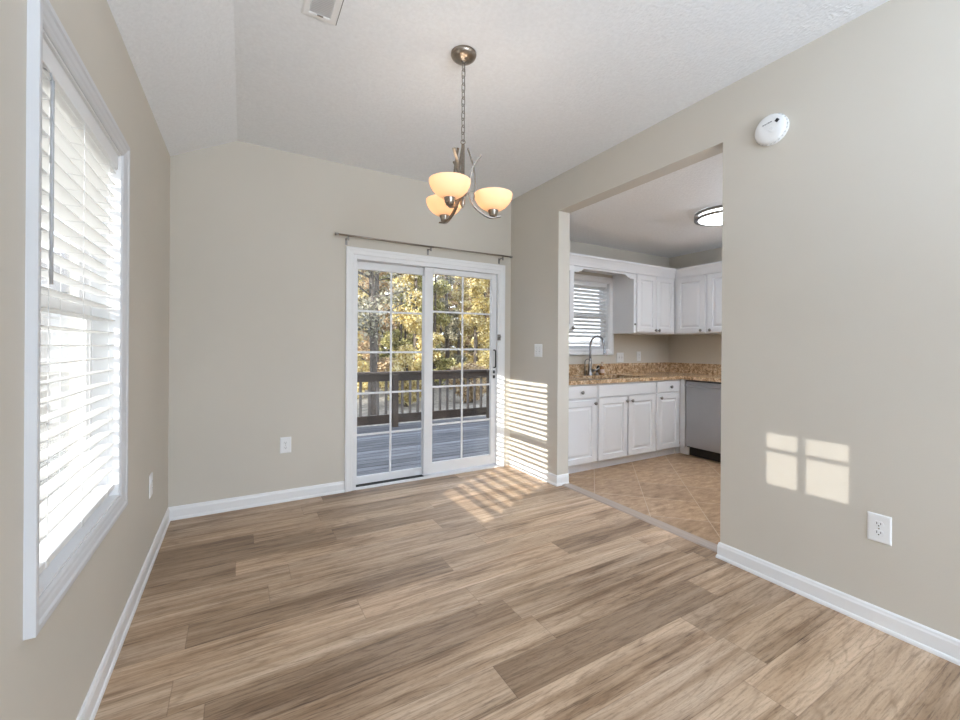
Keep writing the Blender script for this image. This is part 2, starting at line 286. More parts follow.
# ------------------------------------------------------------------ mesh helpers
class MB:
    """collects shapes (world coordinates, through an optional frame) into ONE mesh"""
    def __init__(s, frame=None): s.v = []; s.f = []; s.sm = []; s.fr = frame
    def add(s, vs, fs, smooth=False):
        o = len(s.v)
        for p in vs: s.v.append(tuple(s.fr @ Vector(p)) if s.fr is not None else tuple(p))
        for f in fs: s.f.append([i + o for i in f]); s.sm.append(smooth)
        return s
    def box(s, x0, x1, y0, y1, z0, z1):
        return s.add([(x0, y0, z0), (x1, y0, z0), (x1, y1, z0), (x0, y1, z0), (x0, y0, z1), (x1, y0, z1), (x1, y1, z1), (x0, y1, z1)],
                     [(0, 3, 2, 1), (4, 5, 6, 7), (0, 1, 5, 4), (1, 2, 6, 5), (2, 3, 7, 6), (3, 0, 4, 7)])
    def prism(s, poly, axis, a, b):
        """poly of 2-D points extruded along axis 0/1/2 from a to b"""
        def P(q, t):
            r = list(q); r.insert(axis, t); return tuple(r)
        n = len(poly)
        return s.add([P(q, a) for q in poly] + [P(q, b) for q in poly],
                     [tuple(range(n))[::-1], tuple(range(n, 2 * n))] + [(i, (i + 1) % n, n + (i + 1) % n, n + i) for i in range(n)])
    def lathe(s, prof, c=(0, 0, 0), axis='z', n=32, cap=True, smooth=True):
        vs = []
        for r, h in prof:
            for k in range(n):
                a = 2 * PI * k / n; ca, sa = r * math.cos(a), r * math.sin(a)
                q = {'z': (ca, sa, h), 'y': (ca, h, sa), 'x': (h, ca, sa)}[axis]
                vs.append((c[0] + q[0], c[1] + q[1], c[2] + q[2]))
        fs = []
        for i in range(len(prof) - 1):
            for k in range(n):
                k2 = (k + 1) % n; fs.append((i * n + k, i * n + k2, (i + 1) * n + k2, (i + 1) * n + k))
        s.add(vs, fs, smooth)
        if cap:
            m = (len(prof) - 1) * n
            s.add(vs[:n], [tuple(range(n))[::-1]]); s.add(vs[m:], [tuple(range(n))])
        return s
    def tube(s, pts, r, n=10, smooth=True, closed=False):
        pts = [Vector(p) for p in pts]; m = len(pts)
        rs = r if isinstance(r, (list, tuple)) else [r] * m
        vs = []; prev = None
        for i, p in enumerate(pts):
            if closed: t = pts[(i + 1) % m] - pts[i - 1]
            else: t = pts[min(i + 1, m - 1)] - pts[max(i - 1, 0)]
            t.normalize()
            if prev is None:
                a = Vector((0, 0, 1)) if abs(t.z) < .9 else Vector((1, 0, 0)); nx = t.cross(a).normalized()
            else: nx = (prev - t * prev.dot(t)).normalized()
            prev = nx; ny = t.cross(nx)
            for k in range(n):
                an = 2 * PI * k / n; vs.append(tuple(p + nx * (rs[i] * math.cos(an)) + ny * (rs[i] * math.sin(an))))
        fs = []
        for i in range(m if closed else m - 1):
            j = (i + 1) % m
            for k in range(n): k2 = (k + 1) % n; fs.append((i * n + k, i * n + k2, j * n + k2, j * n + k))
        if not closed: fs += [tuple(range(n))[::-1], tuple(range((m - 1) * n, m * n))]
        return s.add(vs, fs, smooth)
    def ribbon(s, pts, side, w, t):
        """flat strap swept along pts: width w along side, thickness t"""
        pts = [Vector(p) for p in pts]; side = Vector(side).normalized(); m = len(pts); vs = []
        ws = w if isinstance(w, (list, tuple)) else [w] * m
        for i, p in enumerate(pts):
            tg = (pts[min(i + 1, m - 1)] - pts[max(i - 1, 0)]).normalized(); nn = tg.cross(side).normalized()
            for a, b in ((-1, -1), (1, -1), (1, 1), (-1, 1)): vs.append(tuple(p + side * (a * ws[i] / 2) + nn * (b * t / 2)))
        fs = [(3, 2, 1, 0), tuple(range((m - 1) * 4, m * 4))]
        for i in range(m - 1):
            for k in range(4): fs.append((i * 4 + k, i * 4 + (k + 1) % 4, i * 4 + 4 + (k + 1) % 4, i * 4 + 4 + k))
        return s.add(vs, fs, False)
    def rect_loops(s, x0, x1, z0, z1, loops, fill_front=True, fill_back=True):
        """nested rectangles in the (u, v) plane with depth w: loops = [(inset, w), ...]"""
        vs = []
        for i, d in loops: vs += [(x0 + i, z0 + i, d), (x1 - i, z0 + i, d), (x1 - i, z1 - i, d), (x0 + i, z1 - i, d)]
        fs = []
        for a in range(len(loops) - 1):
            for k in range(4): fs.append((a * 4 + k, a * 4 + (k + 1) % 4, a * 4 + 4 + (k + 1) % 4, a * 4 + 4 + k))
        if fill_back: fs.append((3, 2, 1, 0))
        n = (len(loops) - 1) * 4
        if fill_front: fs.append((n, n + 1, n + 2, n + 3))
        return s.add(vs, fs)
    def sweep(s, path, prof, closed_ends=True):
        """wall moulding: path of (x, y) with the room on its left; prof of (offset, z)"""
        P = [Vector(p) for p in path]; m = len(P); k = len(prof); vs = []
        for i in range(m):
            d0 = (P[i] - P[i - 1]).normalized() if i else (P[1] - P[0]).normalized()
            d1 = (P[i + 1] - P[i]).normalized() if i < m - 1 else d0
            n0 = Vector((-d0.y, d0.x)); n1 = Vector((-d1.y, d1.x)); b = (n0 + n1); b = b / b.length; b = b / max(.2, b.dot(n0))
            for o, z in prof: q = P[i] + b * o; vs.append((q.x, q.y, z))
        fs = []
        for i in range(m - 1):
            for j in range(k): j2 = (j + 1) % k; fs.append((i * k + j, i * k + j2, (i + 1) * k + j2, (i + 1) * k + j))
        fs += [tuple(range(k))[::-1], tuple(range((m - 1) * k, m * k))]
        return s.add(vs, fs)
    def build(s, name, material, parent=None, bevel=0, segs=2, loc=None):
        base = Vector(loc) if loc is not None else (wpos(parent) if parent is not None else Vector((0, 0, 0)))
        me = bpy.data.meshes.new(name); me.from_pydata([tuple(Vector(v) - base) for v in s.v], [], s.f); me.validate()
        bm = bmesh.new(); bm.from_mesh(me); bmesh.ops.recalc_face_normals(bm, faces=bm.faces); bm.to_mesh(me); bm.free()
        if len(me.polygons) == len(s.sm): me.polygons.foreach_set('use_smooth', s.sm)
        me.materials.append(material)
        o = bpy.data.objects.new(name, me); COL.objects.link(o)
        if parent is not None: o.parent = parent
        else: o.location = base
        if bevel:
            b = o.modifiers.new('edge', 'BEVEL'); b.width = bevel; b.segments = segs; b.limit_method = 'ANGLE'; b.angle_limit = math.radians(40)
        return o
def wpos(o):
    p = Vector((0, 0, 0))
    while o is not None: p += Vector(o.location); o = o.parent
    return p
def tag(o, label, cat, group=None):
    o['label'] = label; o['category'] = cat
    if group: o['group'] = group
    return o
def thing(name, loc, label=None, cat=None, group=None, rz=0):
    o = bpy.data.objects.new(name, None); COL.objects.link(o); o.location = loc; o.rotation_euler.z = rz; o.empty_display_size = .1
    if label: tag(o, label, cat, group)
    return o
def struct(o): o['kind'] = 'structure'; return o
def dup(src, loc, rz=None, label=None, parent=None):
    c = src.copy(); COL.objects.link(c)
    if parent is not None: c.parent = parent
    else:
        c.location = loc
        if rz is not None: c.rotation_euler.z = rz
        if label: c['label'] = label
    for ch in list(src.children): dup(ch, None, parent=c)
    return c
def rod(a, b, n=12): return [tuple(Vector(a).lerp(Vector(b), i / (n - 1))) for i in range(n)]
def smooth_path(pts, n=8):
    """Catmull-Rom through pts"""
    P = [Vector(p) for p in pts]; P = [P[0] * 2 - P[1]] + P + [P[-1] * 2 - P[-2]]; out = []
    for i in range(1, len(P) - 2):
        for k in range(n):
            t = k / n; a, b, c, d = P[i - 1], P[i], P[i + 1], P[i + 2]
            out.append(.5 * ((2 * b) + (c - a) * t + (2 * a - 5 * b + 4 * c - d) * t * t + (3 * b - a - 3 * c + d) * t ** 3))
    out.append(P[-2]); return out
# frames (u right along the wall, v up, w out of the wall into the room)
def FR(o, u, w): u = Vector(u); w = Vector(w); v = Vector((0, 0, 1)); return Matrix(((u.x, v.x, w.x, o[0]), (u.y, v.y, w.y, o[1]), (u.z, v.z, w.z, o[2]), (0, 0, 0, 1)))

# ------------------------------------------------------------------ room numbers (metres)
L, R, Y, H = -.4217, 2.4745, 3.649, 2.7757
WT = .13; RK = R + WT                 # thickness of the wall between dining room and kitchen
OY0, OY1, OZ = 1.43, 2.893, 2.458     # the opening to the kitchen
KX, KY0, KH = 5.07, -.6, 2.462        # kitchen right wall, kitchen front, kitchen ceiling
BY = -4.2                             # living-room back wall
WY0, WY1, WZ0, WZ1 = 1.405, 2.222, .62, 2.012        # left window opening
DX0, DX1, DZ1 = .850, 2.345, 2.02                      # sliding-door opening

# ------------------------------------------------------------------ floor, walls, ceiling
struct(MB().box(L - .15, R + .060, BY, Y + .14, -.1, 0).build('floor', FLOOR))
struct(MB().box(R + .0605, KX + .1, KY0 - .1, Y + .14, -.1, -.001).build('floor_kitchen', TILE))

m = MB()                                                 # left wall with the window and the two small lites by the entry
x0, x1 = L - .15, L
E0, E1, EZ0, EZ1 = -.768, -.338, 1.525, 1.850
m.box(x0, x1, BY, E0, 0, 2.9); m.box(x0, x1, E0, E1, 0, EZ0); m.box(x0, x1, E0, E1, EZ1, 2.9)
m.box(x0, x1, E1, WY0, 0, 2.9)
m.box(x0, x1, WY0, WY1, 0, WZ0); m.box(x0, x1, WY0, WY1, WZ1, 2.9); m.box(x0, x1, WY1, Y + .14, 0, 2.9)
struct(m.build('wall_left', WALL))
m = MB()                                                 # far wall with the sliding door and the kitchen window
KWX0, KWX1, KWZ0, KWZ1 = 3.135, 3.925, 1.215, 2.02
y0, y1 = Y, Y + .14
m.box(L, DX0, y0, y1, 0, 2.9); m.box(DX0, DX1, y0, y1, DZ1, 2.9); m.box(DX1, KWX0, y0, y1, 0, 2.9)
m.box(KWX0, KWX1, y0, y1, 0, KWZ0); m.box(KWX0, KWX1, y0, y1, KWZ1, 2.9); m.box(KWX1, KX + .1, y0, y1, 0, 2.9)
struct(m.build('wall_far', WALL))
m = MB()
m.box(R, RK, OY1, Y, 0, 2.9); m.box(R, RK, OY0, OY1, OZ, 2.9); m.box(R, RK, BY, OY0, 0, 2.9)
struct(m.build('wall_right', WALL))
struct(MB().box(KX, KX + .1, KY0 - .1, Y, 0, 2.9).build('wall_kitchen_right', WALL))
struct(MB().box(RK, KX, KY0 - .1, KY0, 0, 2.9).build('wall_kitchen_front', WALL))
m = MB(); m.box(L - .15, RK, BY - .12, BY, 0, .3); m.box(L - .15, RK, BY - .12, BY, 2.2, 2.9); m.box(L - .15, -.3, BY - .12, BY, .3, 2.2); m.box(2.3, RK, BY - .12, BY, .3, 2.2)
struct(m.build('wall_back', WALL))
# ceiling: level slab plus the strip that slopes down to the left wall
m = MB(); m.add([(-.0135, Y, H), (R, Y, H), (R, BY, H), (-.085, BY, H), (-.0135, Y, H + .15), (R, Y, H + .15), (R, BY, H + .15), (-.085, BY, H + .15)],
                [(0, 1, 2, 3), (7, 6, 5, 4), (0, 4, 5, 1), (1, 5, 6, 2), (2, 6, 7, 3), (3, 7, 4, 0)])
struct(m.build('ceiling', CEIL))
zl = lambda y: 2.5635 - .0439 * (Y - y)
m = MB(); NS = 32; ys = [Y + (BY - Y) * k / NS for k in range(NS + 1)]; xk = lambda y: -.0135 + (-.085 + .0135) * (Y - y) / (Y - BY)
vs = []
for y in ys:
    for q in range(7): t = q / 6; vs.append((L + (xk(y) - L) * t, y, zl(y) + (H - zl(y)) * t))
for y in ys: vs += [(L, y, H + .15), (xk(y), y, H + .15)]
nb = 7 * (NS + 1)
m.add(vs, [(a * 7 + q, a * 7 + q + 1, a * 7 + 8 + q, a * 7 + 7 + q) for a in range(NS) for q in range(6)], True)
m.f += [[nb + 2 * a, nb + 2 * a + 2, nb + 2 * a + 3, nb + 2 * a + 1] for a in range(NS)]; m.sm += [False] * NS
struct(m.build('ceiling_slope', CEIL))
struct(MB().box(RK, KX, KY0, Y, KH, KH + .1).build('ceiling_kitchen', KCEIL))
struct(MB().box(L - .5, KX + .5, BY - .5, Y + .5, 2.93, 3.0).build('ceiling_roof_deck', ROOF))

# baseboards: board with a moulded top and a shoe strip
BP = [(0, 0), (.017, 0), (.017, .010), (.0145, .017), (.011, .020), (.011, .072), (.0085, .080), (.0075, .088), (.003, .094), (0, .094)]
struct(MB().sweep([(L, Y), (L, BY)], BP).build('baseboard_left', TRIM))
struct(MB().sweep([(DX0 - .064, Y), (L, Y)], BP).build('baseboard_far', TRIM))
struct(MB().sweep([(RK, OY1 - .0), (R, OY1), (R, Y - .02)], BP).build('baseboard_stub', TRIM))
struct(MB().sweep([(R, BY), (R, OY0), (RK, OY0)], BP).build('baseboard_right', TRIM))
# threshold between planks and tile
m = MB(); pr = [(R + .044, .0005), (R + .052, .009), (R + .080, .012), (R + .090, .012), (R + .096, .0085), (R + .140, .0065), (R + .152, .0005)]
n = len(pr); a0, a1 = OY0 + .018, OY1 - .018
m.add([(x, a0, z) for x, z in pr] + [(x, a1, z) for x, z in pr], [tuple(range(n)), tuple(range(n, 2 * n))] + [(i, (i + 1) % n, n + (i + 1) % n, n + i) for i in range(n)])
struct(m.build('trim_1', THRESH))

# ------------------------------------------------------------------ left window with its casing
FL = FR((L, 0, 0), (0, 1, 0), (1, 0, 0))               # u = y, v = z, w = +x
w1 = struct(thing('window_1', (L - .08, (WY0 + WY1) / 2, WZ0)))
CW = .058
CP = [(0, .0), (0, .021), (.004, .022), (.016, .0215), (.022, .0175), (.036, .0150), (.042, .0125), (.050, .0115), (CW - .003, .009), (CW, .006), (CW, -.002)]
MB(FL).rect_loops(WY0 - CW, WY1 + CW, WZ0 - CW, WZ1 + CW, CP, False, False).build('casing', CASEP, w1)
MB(FL).rect_loops(WY0, WY1, WZ0, WZ1, [(0, .003), (.006, .003), (.006, -.125), (0, -.125)], False, False).build('jamb', TRIM, w1)
RAIL = 1.366
for nm, za, zb, wv in (('upper_sash', RAIL - .02, WZ1 - .006, -.105), ('lower_sash', WZ0 + .006, RAIL + .02, -.082)):
    s_ = MB(FL).rect_loops(WY0 + .006, WY1 - .006, za, zb, [(0, wv - .022), (0, wv), (.033, wv), (.040, wv - .008), (.040, wv - .022)], False, False).build(nm, VINYL, w1)
    MB(FL).box(WY0 + .046, WY1 - .046, za + .04, zb - .04, wv - .017, wv - .013).build('pane', GLASS, s_)
# faux-wood blind inside the opening
bl = thing('window_blind', (L - .04, (WY0 + WY1) / 2, WZ0), 'white slatted blind hanging inside the tall left wall window', 'window blind', 'white slatted blinds')
bu0, bu1 = WY0 + .011, WY1 - .011
MB(FL).box(bu0, bu1, WZ1 - .058, WZ1 - .008, -.058, -.012).build('headrail', TRIM, bl, .003)
MB(FL).box(bu0, bu1, WZ1 - .066, WZ1 - .007, -.0105, -.004).build('valance', TRIM, bl, .002)
PITCH = .0497; zt = WZ1 - .082; m = MB(FL); zz = zt; k = 0
random.seed(3); ZS = []
while zz > WZ0 + .070:
    ZS.append(zz); tilt = -.06 + random.uniform(-.012, .012)
    ca, sa = math.cos(tilt), math.sin(tilt); pts = []
    for q, dz in ((-.0245, 0), (-.0125, .0009), (0, .0012), (.0125, .0009), (.0245, 0)):
        pts.append((-.035 + q * ca, zz - q * sa + dz))
    prof = [(w_, v_ + .0014) for w_, v_ in pts] + [(w_, v_ - .0014) for w_, v_ in pts[::-1]]
    nn = len(prof)
    m.add([(bu0 + .002, v_, w_) for w_, v_ in prof] + [(bu1 - .002, v_, w_) for w_, v_ in prof],
          [tuple(range(nn)), tuple(range(nn, 2 * nn))] + [(i, (i + 1) % nn, nn + (i + 1) % nn, nn + i) for i in range(nn)])
    zz -= PITCH
m.build('slats', SLAT, bl)
zb = WZ0 + .045
MB(FL).box(bu0 + .002, bu1 - .002, zb - .010, zb + .010, -.062, -.008).build('bottom_rail', TRIM, bl, .003)
for yy in (1.515, 1.80, 2.105):
    m = MB(FL); m.box(yy - .0012, yy + .0012, zb, WZ1 - .05, -.0092, -.008); m.box(yy - .0012, yy + .0012, zb, WZ1 - .05, -.063, -.0618)
    for z_ in ZS: m.box(yy - .0009, yy + .0009, z_ - .0035, z_ - .0023, -.062, -.009)
    m.box(yy - .010, yy + .010, zb - .0105, zb + .012, -.010, -.0065)
    m.build('ladder_cord', CORD, bl)
m = MB(); m.tube(rod((L - .002, 1.508, WZ1 - .085), (L - .002, 1.508, 1.395), 5), .0042, 8); m.tube([(L - .002, 1.508, WZ1 - .085), (L - .006, 1.508, WZ1 - .066), (L - .03, 1.508, WZ1 - .05)], .0022, 6)
m.build('tilt_wand', WAND, bl)

# two small lites of the entry, behind the photographer, whose sun patches fall on the right wall
w2 = struct(thing('window_2', (L - .075, (E0 + E1) / 2, EZ0)))
m = MB(FL); um = -.5415; m.rect_loops(E0, E1, EZ0, EZ1, [(0, -.10), (0, -.06), (.006, -.06), (.006, -.10)], False, False)
m.box(um - .012, um + .012, EZ0, EZ1, -.095, -.065); m.box(E0, E1, 1.729, 1.743, -.095, -.065); m.build('frame', TRIM, w2)
MB(FL).box(E0 + .007, E1 - .007, EZ0 + .007, EZ1 - .007, -.082, -.078).build('pane', GLASS, w2)
MB(FL).box(E0 + .007, E1 - .007, EZ0 + .007, EZ1 - .007, -.104, -.102).build('sun_dimming_screen', SCREEN, w2)  # added here to dim the sun coming through the lites
w3 = struct(thing('window_3', (1.0, BY - .06, .3)))
m = MB(); m.box(-.3, -.24, BY - .1, BY - .02, .3, 2.2); m.box(2.24, 2.3, BY - .1, BY - .02, .3, 2.2); m.box(-.24, 2.24, BY - .1, BY - .02, .3, .36); m.box(-.24, 2.24, BY - .1, BY - .02, 2.14, 2.2); m.box(.97, 1.03, BY - .1, BY - .02, .36, 2.14)
m.build('frame', TRIM, w3); MB().box(-.24, 2.24, BY - .062, BY - .058, .36, 2.14).build('pane', GLASS, w3)

# ------------------------------------------------------------------ sliding glass door
FF = FR((0, Y, 0), (1, 0, 0), (0, -1, 0))               # u = x, v = z, w = -y (into the room)
d1 = struct(thing('door_1', ((DX0 + DX1) / 2, Y + .06, 0)))
DC = .062
def casing3(u0, u1, v1, prof, cw):
    """door casing: two legs and a head, mitred"""
    mm = MB(FF); vs = []; k = len(prof)
    for i, d in prof: vs += [(u0 + i, 0, d), (u0 + i, v1 - i, d), (u1 - i, v1 - i, d), (u1 - i, 0, d)]
    fs = []
    for a in range(k):
        b = (a + 1) % k
        for q in range(3): fs.append((a * 4 + q, a * 4 + q + 1, b * 4 + q + 1, b * 4 + q))
    fs.append(tuple(a * 4 for a in range(k))); fs.append(tuple(a * 4 + 3 for a in range(k)))
    return mm.add(vs, fs)
casing3(DX0 - DC, DX1 + DC - .012, DZ1 + DC, [(0, 0), (0, .017), (.004, .019), (.02, .0185), (.026, .0155), (.045, .0125), (DC - .008, .0115), (DC - .003, .009), (DC, .006), (DC, 0)], DC).build('casing', TRIM, d1)
# frame: jambs, head and sill with tracks
m = MB(FF); m.box(DX0, DX0 + .032, 0, DZ1, -.138, .006); m.box(DX1 - .032, DX1, 0, DZ1, -.138, .006); m.box(DX0 + .032, DX1 - .032, DZ1 - .034, DZ1, -.138, .006)
m.box(DX0 + .032, DX1 - .032, 0, .016, -.138, .014); m.box(DX0 + .032, DX1 - .032, .016, .034, -.074, -.068); m.box(DX0 + .032, DX1 - .032, .016, .019, -.012, .004)
m.box(DX0 + .032, DX1 - .032, .016, .034, -.135, -.120)
m.build('frame', VINYL, d1, .002)
def panel(name, u0, u1, v0, v1, wc, sl, sr_, top, bot, cols=2, rows=5):
    p = MB(FF); t = .017
    p.box(u0, u0 + sl, v0, v1, wc - t, wc + t); p.box(u1 - sr_, u1, v0, v1, wc - t, wc + t)
    p.box(u0 + sl, u1 - sr_, v0, v0 + bot, wc - t, wc + t); p.box(u0 + sl, u1 - sr_, v1 - top, v1, wc - t, wc + t)
    po = p.build(name, VINYL, d1, .0025)
    gu0, gu1, gv0, gv1 = u0 + sl, u1 - sr_, v0 + bot, v1 - top
    MB(FF).box(gu0 - .006, gu1 + .006, gv0 - .006, gv1 + .006, wc - .009, wc - .006).build('glass', GLASS, po)
    g = MB(FF)
    for i in range(1, cols): c = gu0 + (gu1 - gu0) * i / cols; g.box(c - .009, c + .009, gv0, gv1, wc - .0055, wc + .0005)
    for i in range(1, rows): c = gv0 + (gv1 - gv0) * i / rows; g.box(gu0, gu1, c - .009, c + .009, wc - .005, wc + .001)
    g.build('grille', VINYL, po)
    return po
MB(FF).box(DX0 + .034, 1.515, .0162, .022, -.066, -.014).build('track_shadow', DARK, d1)  # near-black strip painted as the shade in the sill's track recess
pf = panel('fixed_panel', DX0 + .033, 1.585, .022, DZ1 - .036, -.094, .026, .060, .068, .060)
ps = panel('sliding_panel', 1.517, DX1 - .034, .035, DZ1 - .036, -.040, .086, .058, .052, .095)
# handle on the right stile and the security latch on the jamb
m = MB(FF); hu = DX1 - .034 - .030; m.box(hu - .013, hu + .013, .90, 1.215, -.023, -.017)
m.build('handle_plate', VINYL, ps, .003)
m = MB(FF); m.tube(smooth_path([(hu, 1.205, -.02), (hu, 1.20, .012), (hu, 1.175, .020), (hu, 1.05, .020), (hu, 1.03, .012), (hu, 1.025, -.02)], 4), .007, 8)
m.box(hu - .008, hu + .008, .965, .995, -.018, -.006); m.box(hu - .009, hu + .009, .915, .945, -.018, -.005)
m.build('handle', BLACK, ps)
m = MB(FF); lu = DX1 - .020; m.box(lu - .016, lu + .016, 1.305, 1.365, .006, .020); m.lathe([(.013, .0), (.013, .02), (.008, .026)], (lu - .002, 1.34, .018), 'z', 14)
m.build('security_latch', NICKEL_D, d1, .001)

# curtain rod above the door
cr_ = thing('curtain_rod', (1.55, Y - .07, 2.155), 'thin bronze-grey curtain rod on three brackets above the sliding door', 'curtain rod')
m = MB(); m.tube(rod((.714, Y - .075, 2.158), (1.56, Y - .075, 2.157), 4), .0088, 12); m.tube(rod((1.54, Y - .075, 2.159), (2.408, Y - .075, 2.165), 4), .0072, 12)
m.build('rod', NICKEL, cr_)
for xx in (.698, 2.425):
    s_ = -1 if xx < 1 else 1; z_ = 2.158 if xx < 1 else 2.165
    MB().lathe([(.006, -.016), (.0115, -.014), (.0115, .012), (.008, .016)], (xx, Y - .075, z_), 'x', 14).build('finial', NICKEL_D, cr_)
for xx in (.790, 1.535, 2.325):
    m = MB(); m.box(xx - .009, xx + .009, Y - .004, Y, 2.095, 2.150); m.box(xx - .005, xx + .005, Y - .075, Y - .004, 2.136, 2.144)
    m.tube([(xx, Y - .075 + .011 * math.cos(a), 2.1615 + .013 * math.sin(a)) for a in [PI * 1.0 + PI * i / 8 for i in range(9)]], .0035, 6)
    m.box(xx - .006, xx + .006, Y - .080, Y - .070, 2.118, 2.1475)
    m.build('bracket', NICKEL_D, cr_)

# ------------------------------------------------------------------ chandelier
CX, CY = 1.016, 1.952
ch = thing('chandelier', (CX, CY, H), 'brushed nickel chandelier with three lit frosted bowl shades on a chain', 'chandelier')
m = MB(); m.lathe([(.066, 0), (.0675, -.008), (.062, -.020), (.045, -.033), (.022, -.041), (.008, -.045), (.008, -.050)], (CX, CY, H), 'z', 32)
cano = m.build('canopy', NICKEL, ch)
m = MB(); z0 = H - .048; nl = 11; zb_ = 2.322; ln = (z0 - zb_) / nl
for i in range(nl):
    zc = z0 - ln * (i + .5); a = (PI / 2) * (i % 2) + .4; hh = ln * .5 + .0055; ww = .0098; pts = []
    for k in range(16):
        t = 2 * PI * k / 16; c_, s_ = math.cos(t), math.sin(t)
        pts.append((CX + ww * c_ * math.cos(a), CY + ww * c_ * math.sin(a), zc + (hh - ww) * (1 if s_ > 0 else -1) * (abs(s_) > .05) + ww * s_))
    m.tube(pts, .0025, 6, closed=True)
m.build('chain', NICKEL_D, ch)
m = MB(); m.tube([(CX + .011 * math.cos(t) * math.cos(-.5), CY + .011 * math.cos(t) * math.sin(-.5), 2.312 + .012 * math.sin(t)) for t in [2 * PI * k / 16 for k in range(16)]], .0025, 8, closed=True)
m.lathe([(.004, 2.302), (.0085, 2.298), (.0095, 2.29), (.0095, 2.02), (.013, 2.012), (.013, 1.985), (.006, 1.972), (.002, 1.965)], (CX, CY, 0), 'z', 20)
m.build('stem', NICKEL, ch)
AR = .164
for th in (-20, 100, -140):
    a = math.radians(th); ur = Vector((math.cos(a), math.sin(a), 0)); us = Vector((-math.sin(a), math.cos(a), 0)); c0 = Vector((CX, CY, 0))
    P = lambda r, z, s=0: c0 + ur * r + us * s + Vector((0, 0, z))
    arm = MB().ribbon(smooth_path([P(.094, 2.243, -.012), P(.054, 2.186, -.006), P(.036, 2.10), P(.034, 2.045), P(.055, 1.990), P(.092, 1.952), P(.148, 1.925), P(.207, 1.936)], 6), us, .017, .0085).build('arm', NICKEL, ch, .0012, 1)
    MB().ribbon(smooth_path([P(.027, 2.288, .012), P(.049, 2.222, .010), P(.064, 2.155, .008), P(.066, 2.06, .004), P(.052, 1.992, .0)], 6), us, .011, .0075).build('leaf_strap', NICKEL, arm, .001, 1)
    MB().tube([P(.010, 2.03), P(.036, 2.052)], .005, 8).build('arm_link', NICKEL, arm)
    bc = P(AR, 0)
    MB().lathe([(.006, 1.926), (.019, 1.930), (.0215, 1.943), (.027, 1.957), (.029, 1.968), (.026, 1.972)], (bc.x, bc.y, 0), 'z', 24).build('cup', NICKEL, arm)
    outer = [(.024, 1.9625), (.047, 1.9695), (.068, 1.983), (.0855, 2.002), (.0975, 2.024), (.102, 2.043), (.102, 2.049)]
    inner = [(r - .0045, z + (.004 if i < 3 else .001)) for i, (r, z) in enumerate(outer)][::-1]
    MB().lathe(outer + inner, (bc.x, bc.y, 0), 'z', 40, cap=False).build('bowl_shade', BOWL, ch)
    MB().lathe([(.008, 1.974), (.012, 1.985), (.021, 2.003), (.024, 2.017), (.019, 2.032), (.008, 2.040)], (bc.x, bc.y, 0), 'z', 16).build('bulb', BULB, ch)
    pd = bpy.data.lights.new('chandelier_bulb_light', 'POINT'); pd.energy = 1.55; pd.color = (1.0, .93, .83); pd.shadow_soft_size = .02
    po = bpy.data.objects.new('chandelier_bulb_light', pd); COL.objects.link(po); po.location = (bc.x, bc.y, 2.052)

# ------------------------------------------------------------------ ceiling vent, smoke alarm, outlets and switches
vt = thing('ceiling_vent', (.32, 1.96, H), 'white metal louvred air vent in the ceiling', 'ceiling vent')
vx0, vx1, vy0, vy1 = .243, .394, 1.735, 2.088
MB().add(
    [(x, y, z) for i, z in ((0, H), (0, H - .004), (.008, H - .0075), (.028, H - .0075), (.033, H - .002)) for x, y in ((vx0 + i, vy0 + i), (vx1 - i, vy0 + i), (vx1 - i, vy1 - i), (vx0 + i, vy1 - i))],
    [(a * 4 + k, a * 4 + (k + 1) % 4, a * 4 + 4 + (k + 1) % 4, a * 4 + 4 + k) for a in range(4) for k in range(4)]).build('frame', TRIM, vt)
MB().box(vx0 + .03, vx1 - .03, vy0 + .03, vy1 - .03, H - .0012, H - .0004).build('duct_shadow', mat('grey_duct', (.78, .78, .79), .8, vary=.1), vt)
m = MB()
yy = vy0 + .038
while yy < vy1 - .034: m.add([(vx0 + .032, yy, H - .0065), (vx1 - .032, yy, H - .0065), (vx1 - .032, yy + .0092, H - .0042), (vx0 + .032, yy + .0092, H - .0042)], [(0, 1, 2, 3)]); yy += .0105
m.build('louvres', TRIM, vt)
MB().box(vx1 + .0005, vx1 + .004, vy0, vy1, H - .003, H - .0004).build('edge_shadow_strip', mat('grey_edge_shadow', (.22, .22, .22), .8, vary=.05), vt)  # dark strip standing for the shadow along the frame's right edge
MB().box(.308, .334, vy1 - .031, vy1 - .0275, H - .0105, H - .006).build('lever', NICKEL_D, vt)

FRW = FR((R, 0, 0), (0, -1, 0), (-1, 0, 0))            # right wall: u = -y, w = -x
sa_ = thing('smoke_alarm', (R, 1.165, 2.41), 'round white smoke alarm high on the right wall', 'smoke alarm')
sc_ = (-1.165, 2.410, 0)
MB(FRW).lathe([(.080, 0), (.0805, .010), (.078, .012)], sc_, 'z', 40).build('base', PLATE, sa_)
MB(FRW).lathe([(.076, .012), (.0765, .020), (.074, .030), (.066, .0365), (.040, .0395), (.0005, .0405)], sc_, 'z', 40).build('cover', PLATE, sa_)
m = MB(FRW)
for k in range(24):
    t = 2 * PI * k / 24; m.box(sc_[0] + .0772 * math.cos(t) - .004, sc_[0] + .0772 * math.cos(t) + .004, sc_[1] + .0772 * math.sin(t) - .002, sc_[1] + .0772 * math.sin(t) + .002, .013, .0195)
m.build('vent_slots', mat('shaded_grey_plastic', (.58, .58, .58), .5, vary=.05), sa_)
MB(FRW).prism([(sc_[0] + .028, sc_[1] + .026), (sc_[0] + .040, sc_[1] + .038), (sc_[0] + .052, sc_[1] + .026), (sc_[0] + .040, sc_[1] + .014)], 2, .034, .0402).build('logo', BLACK, sa_)
m = MB(FRW)
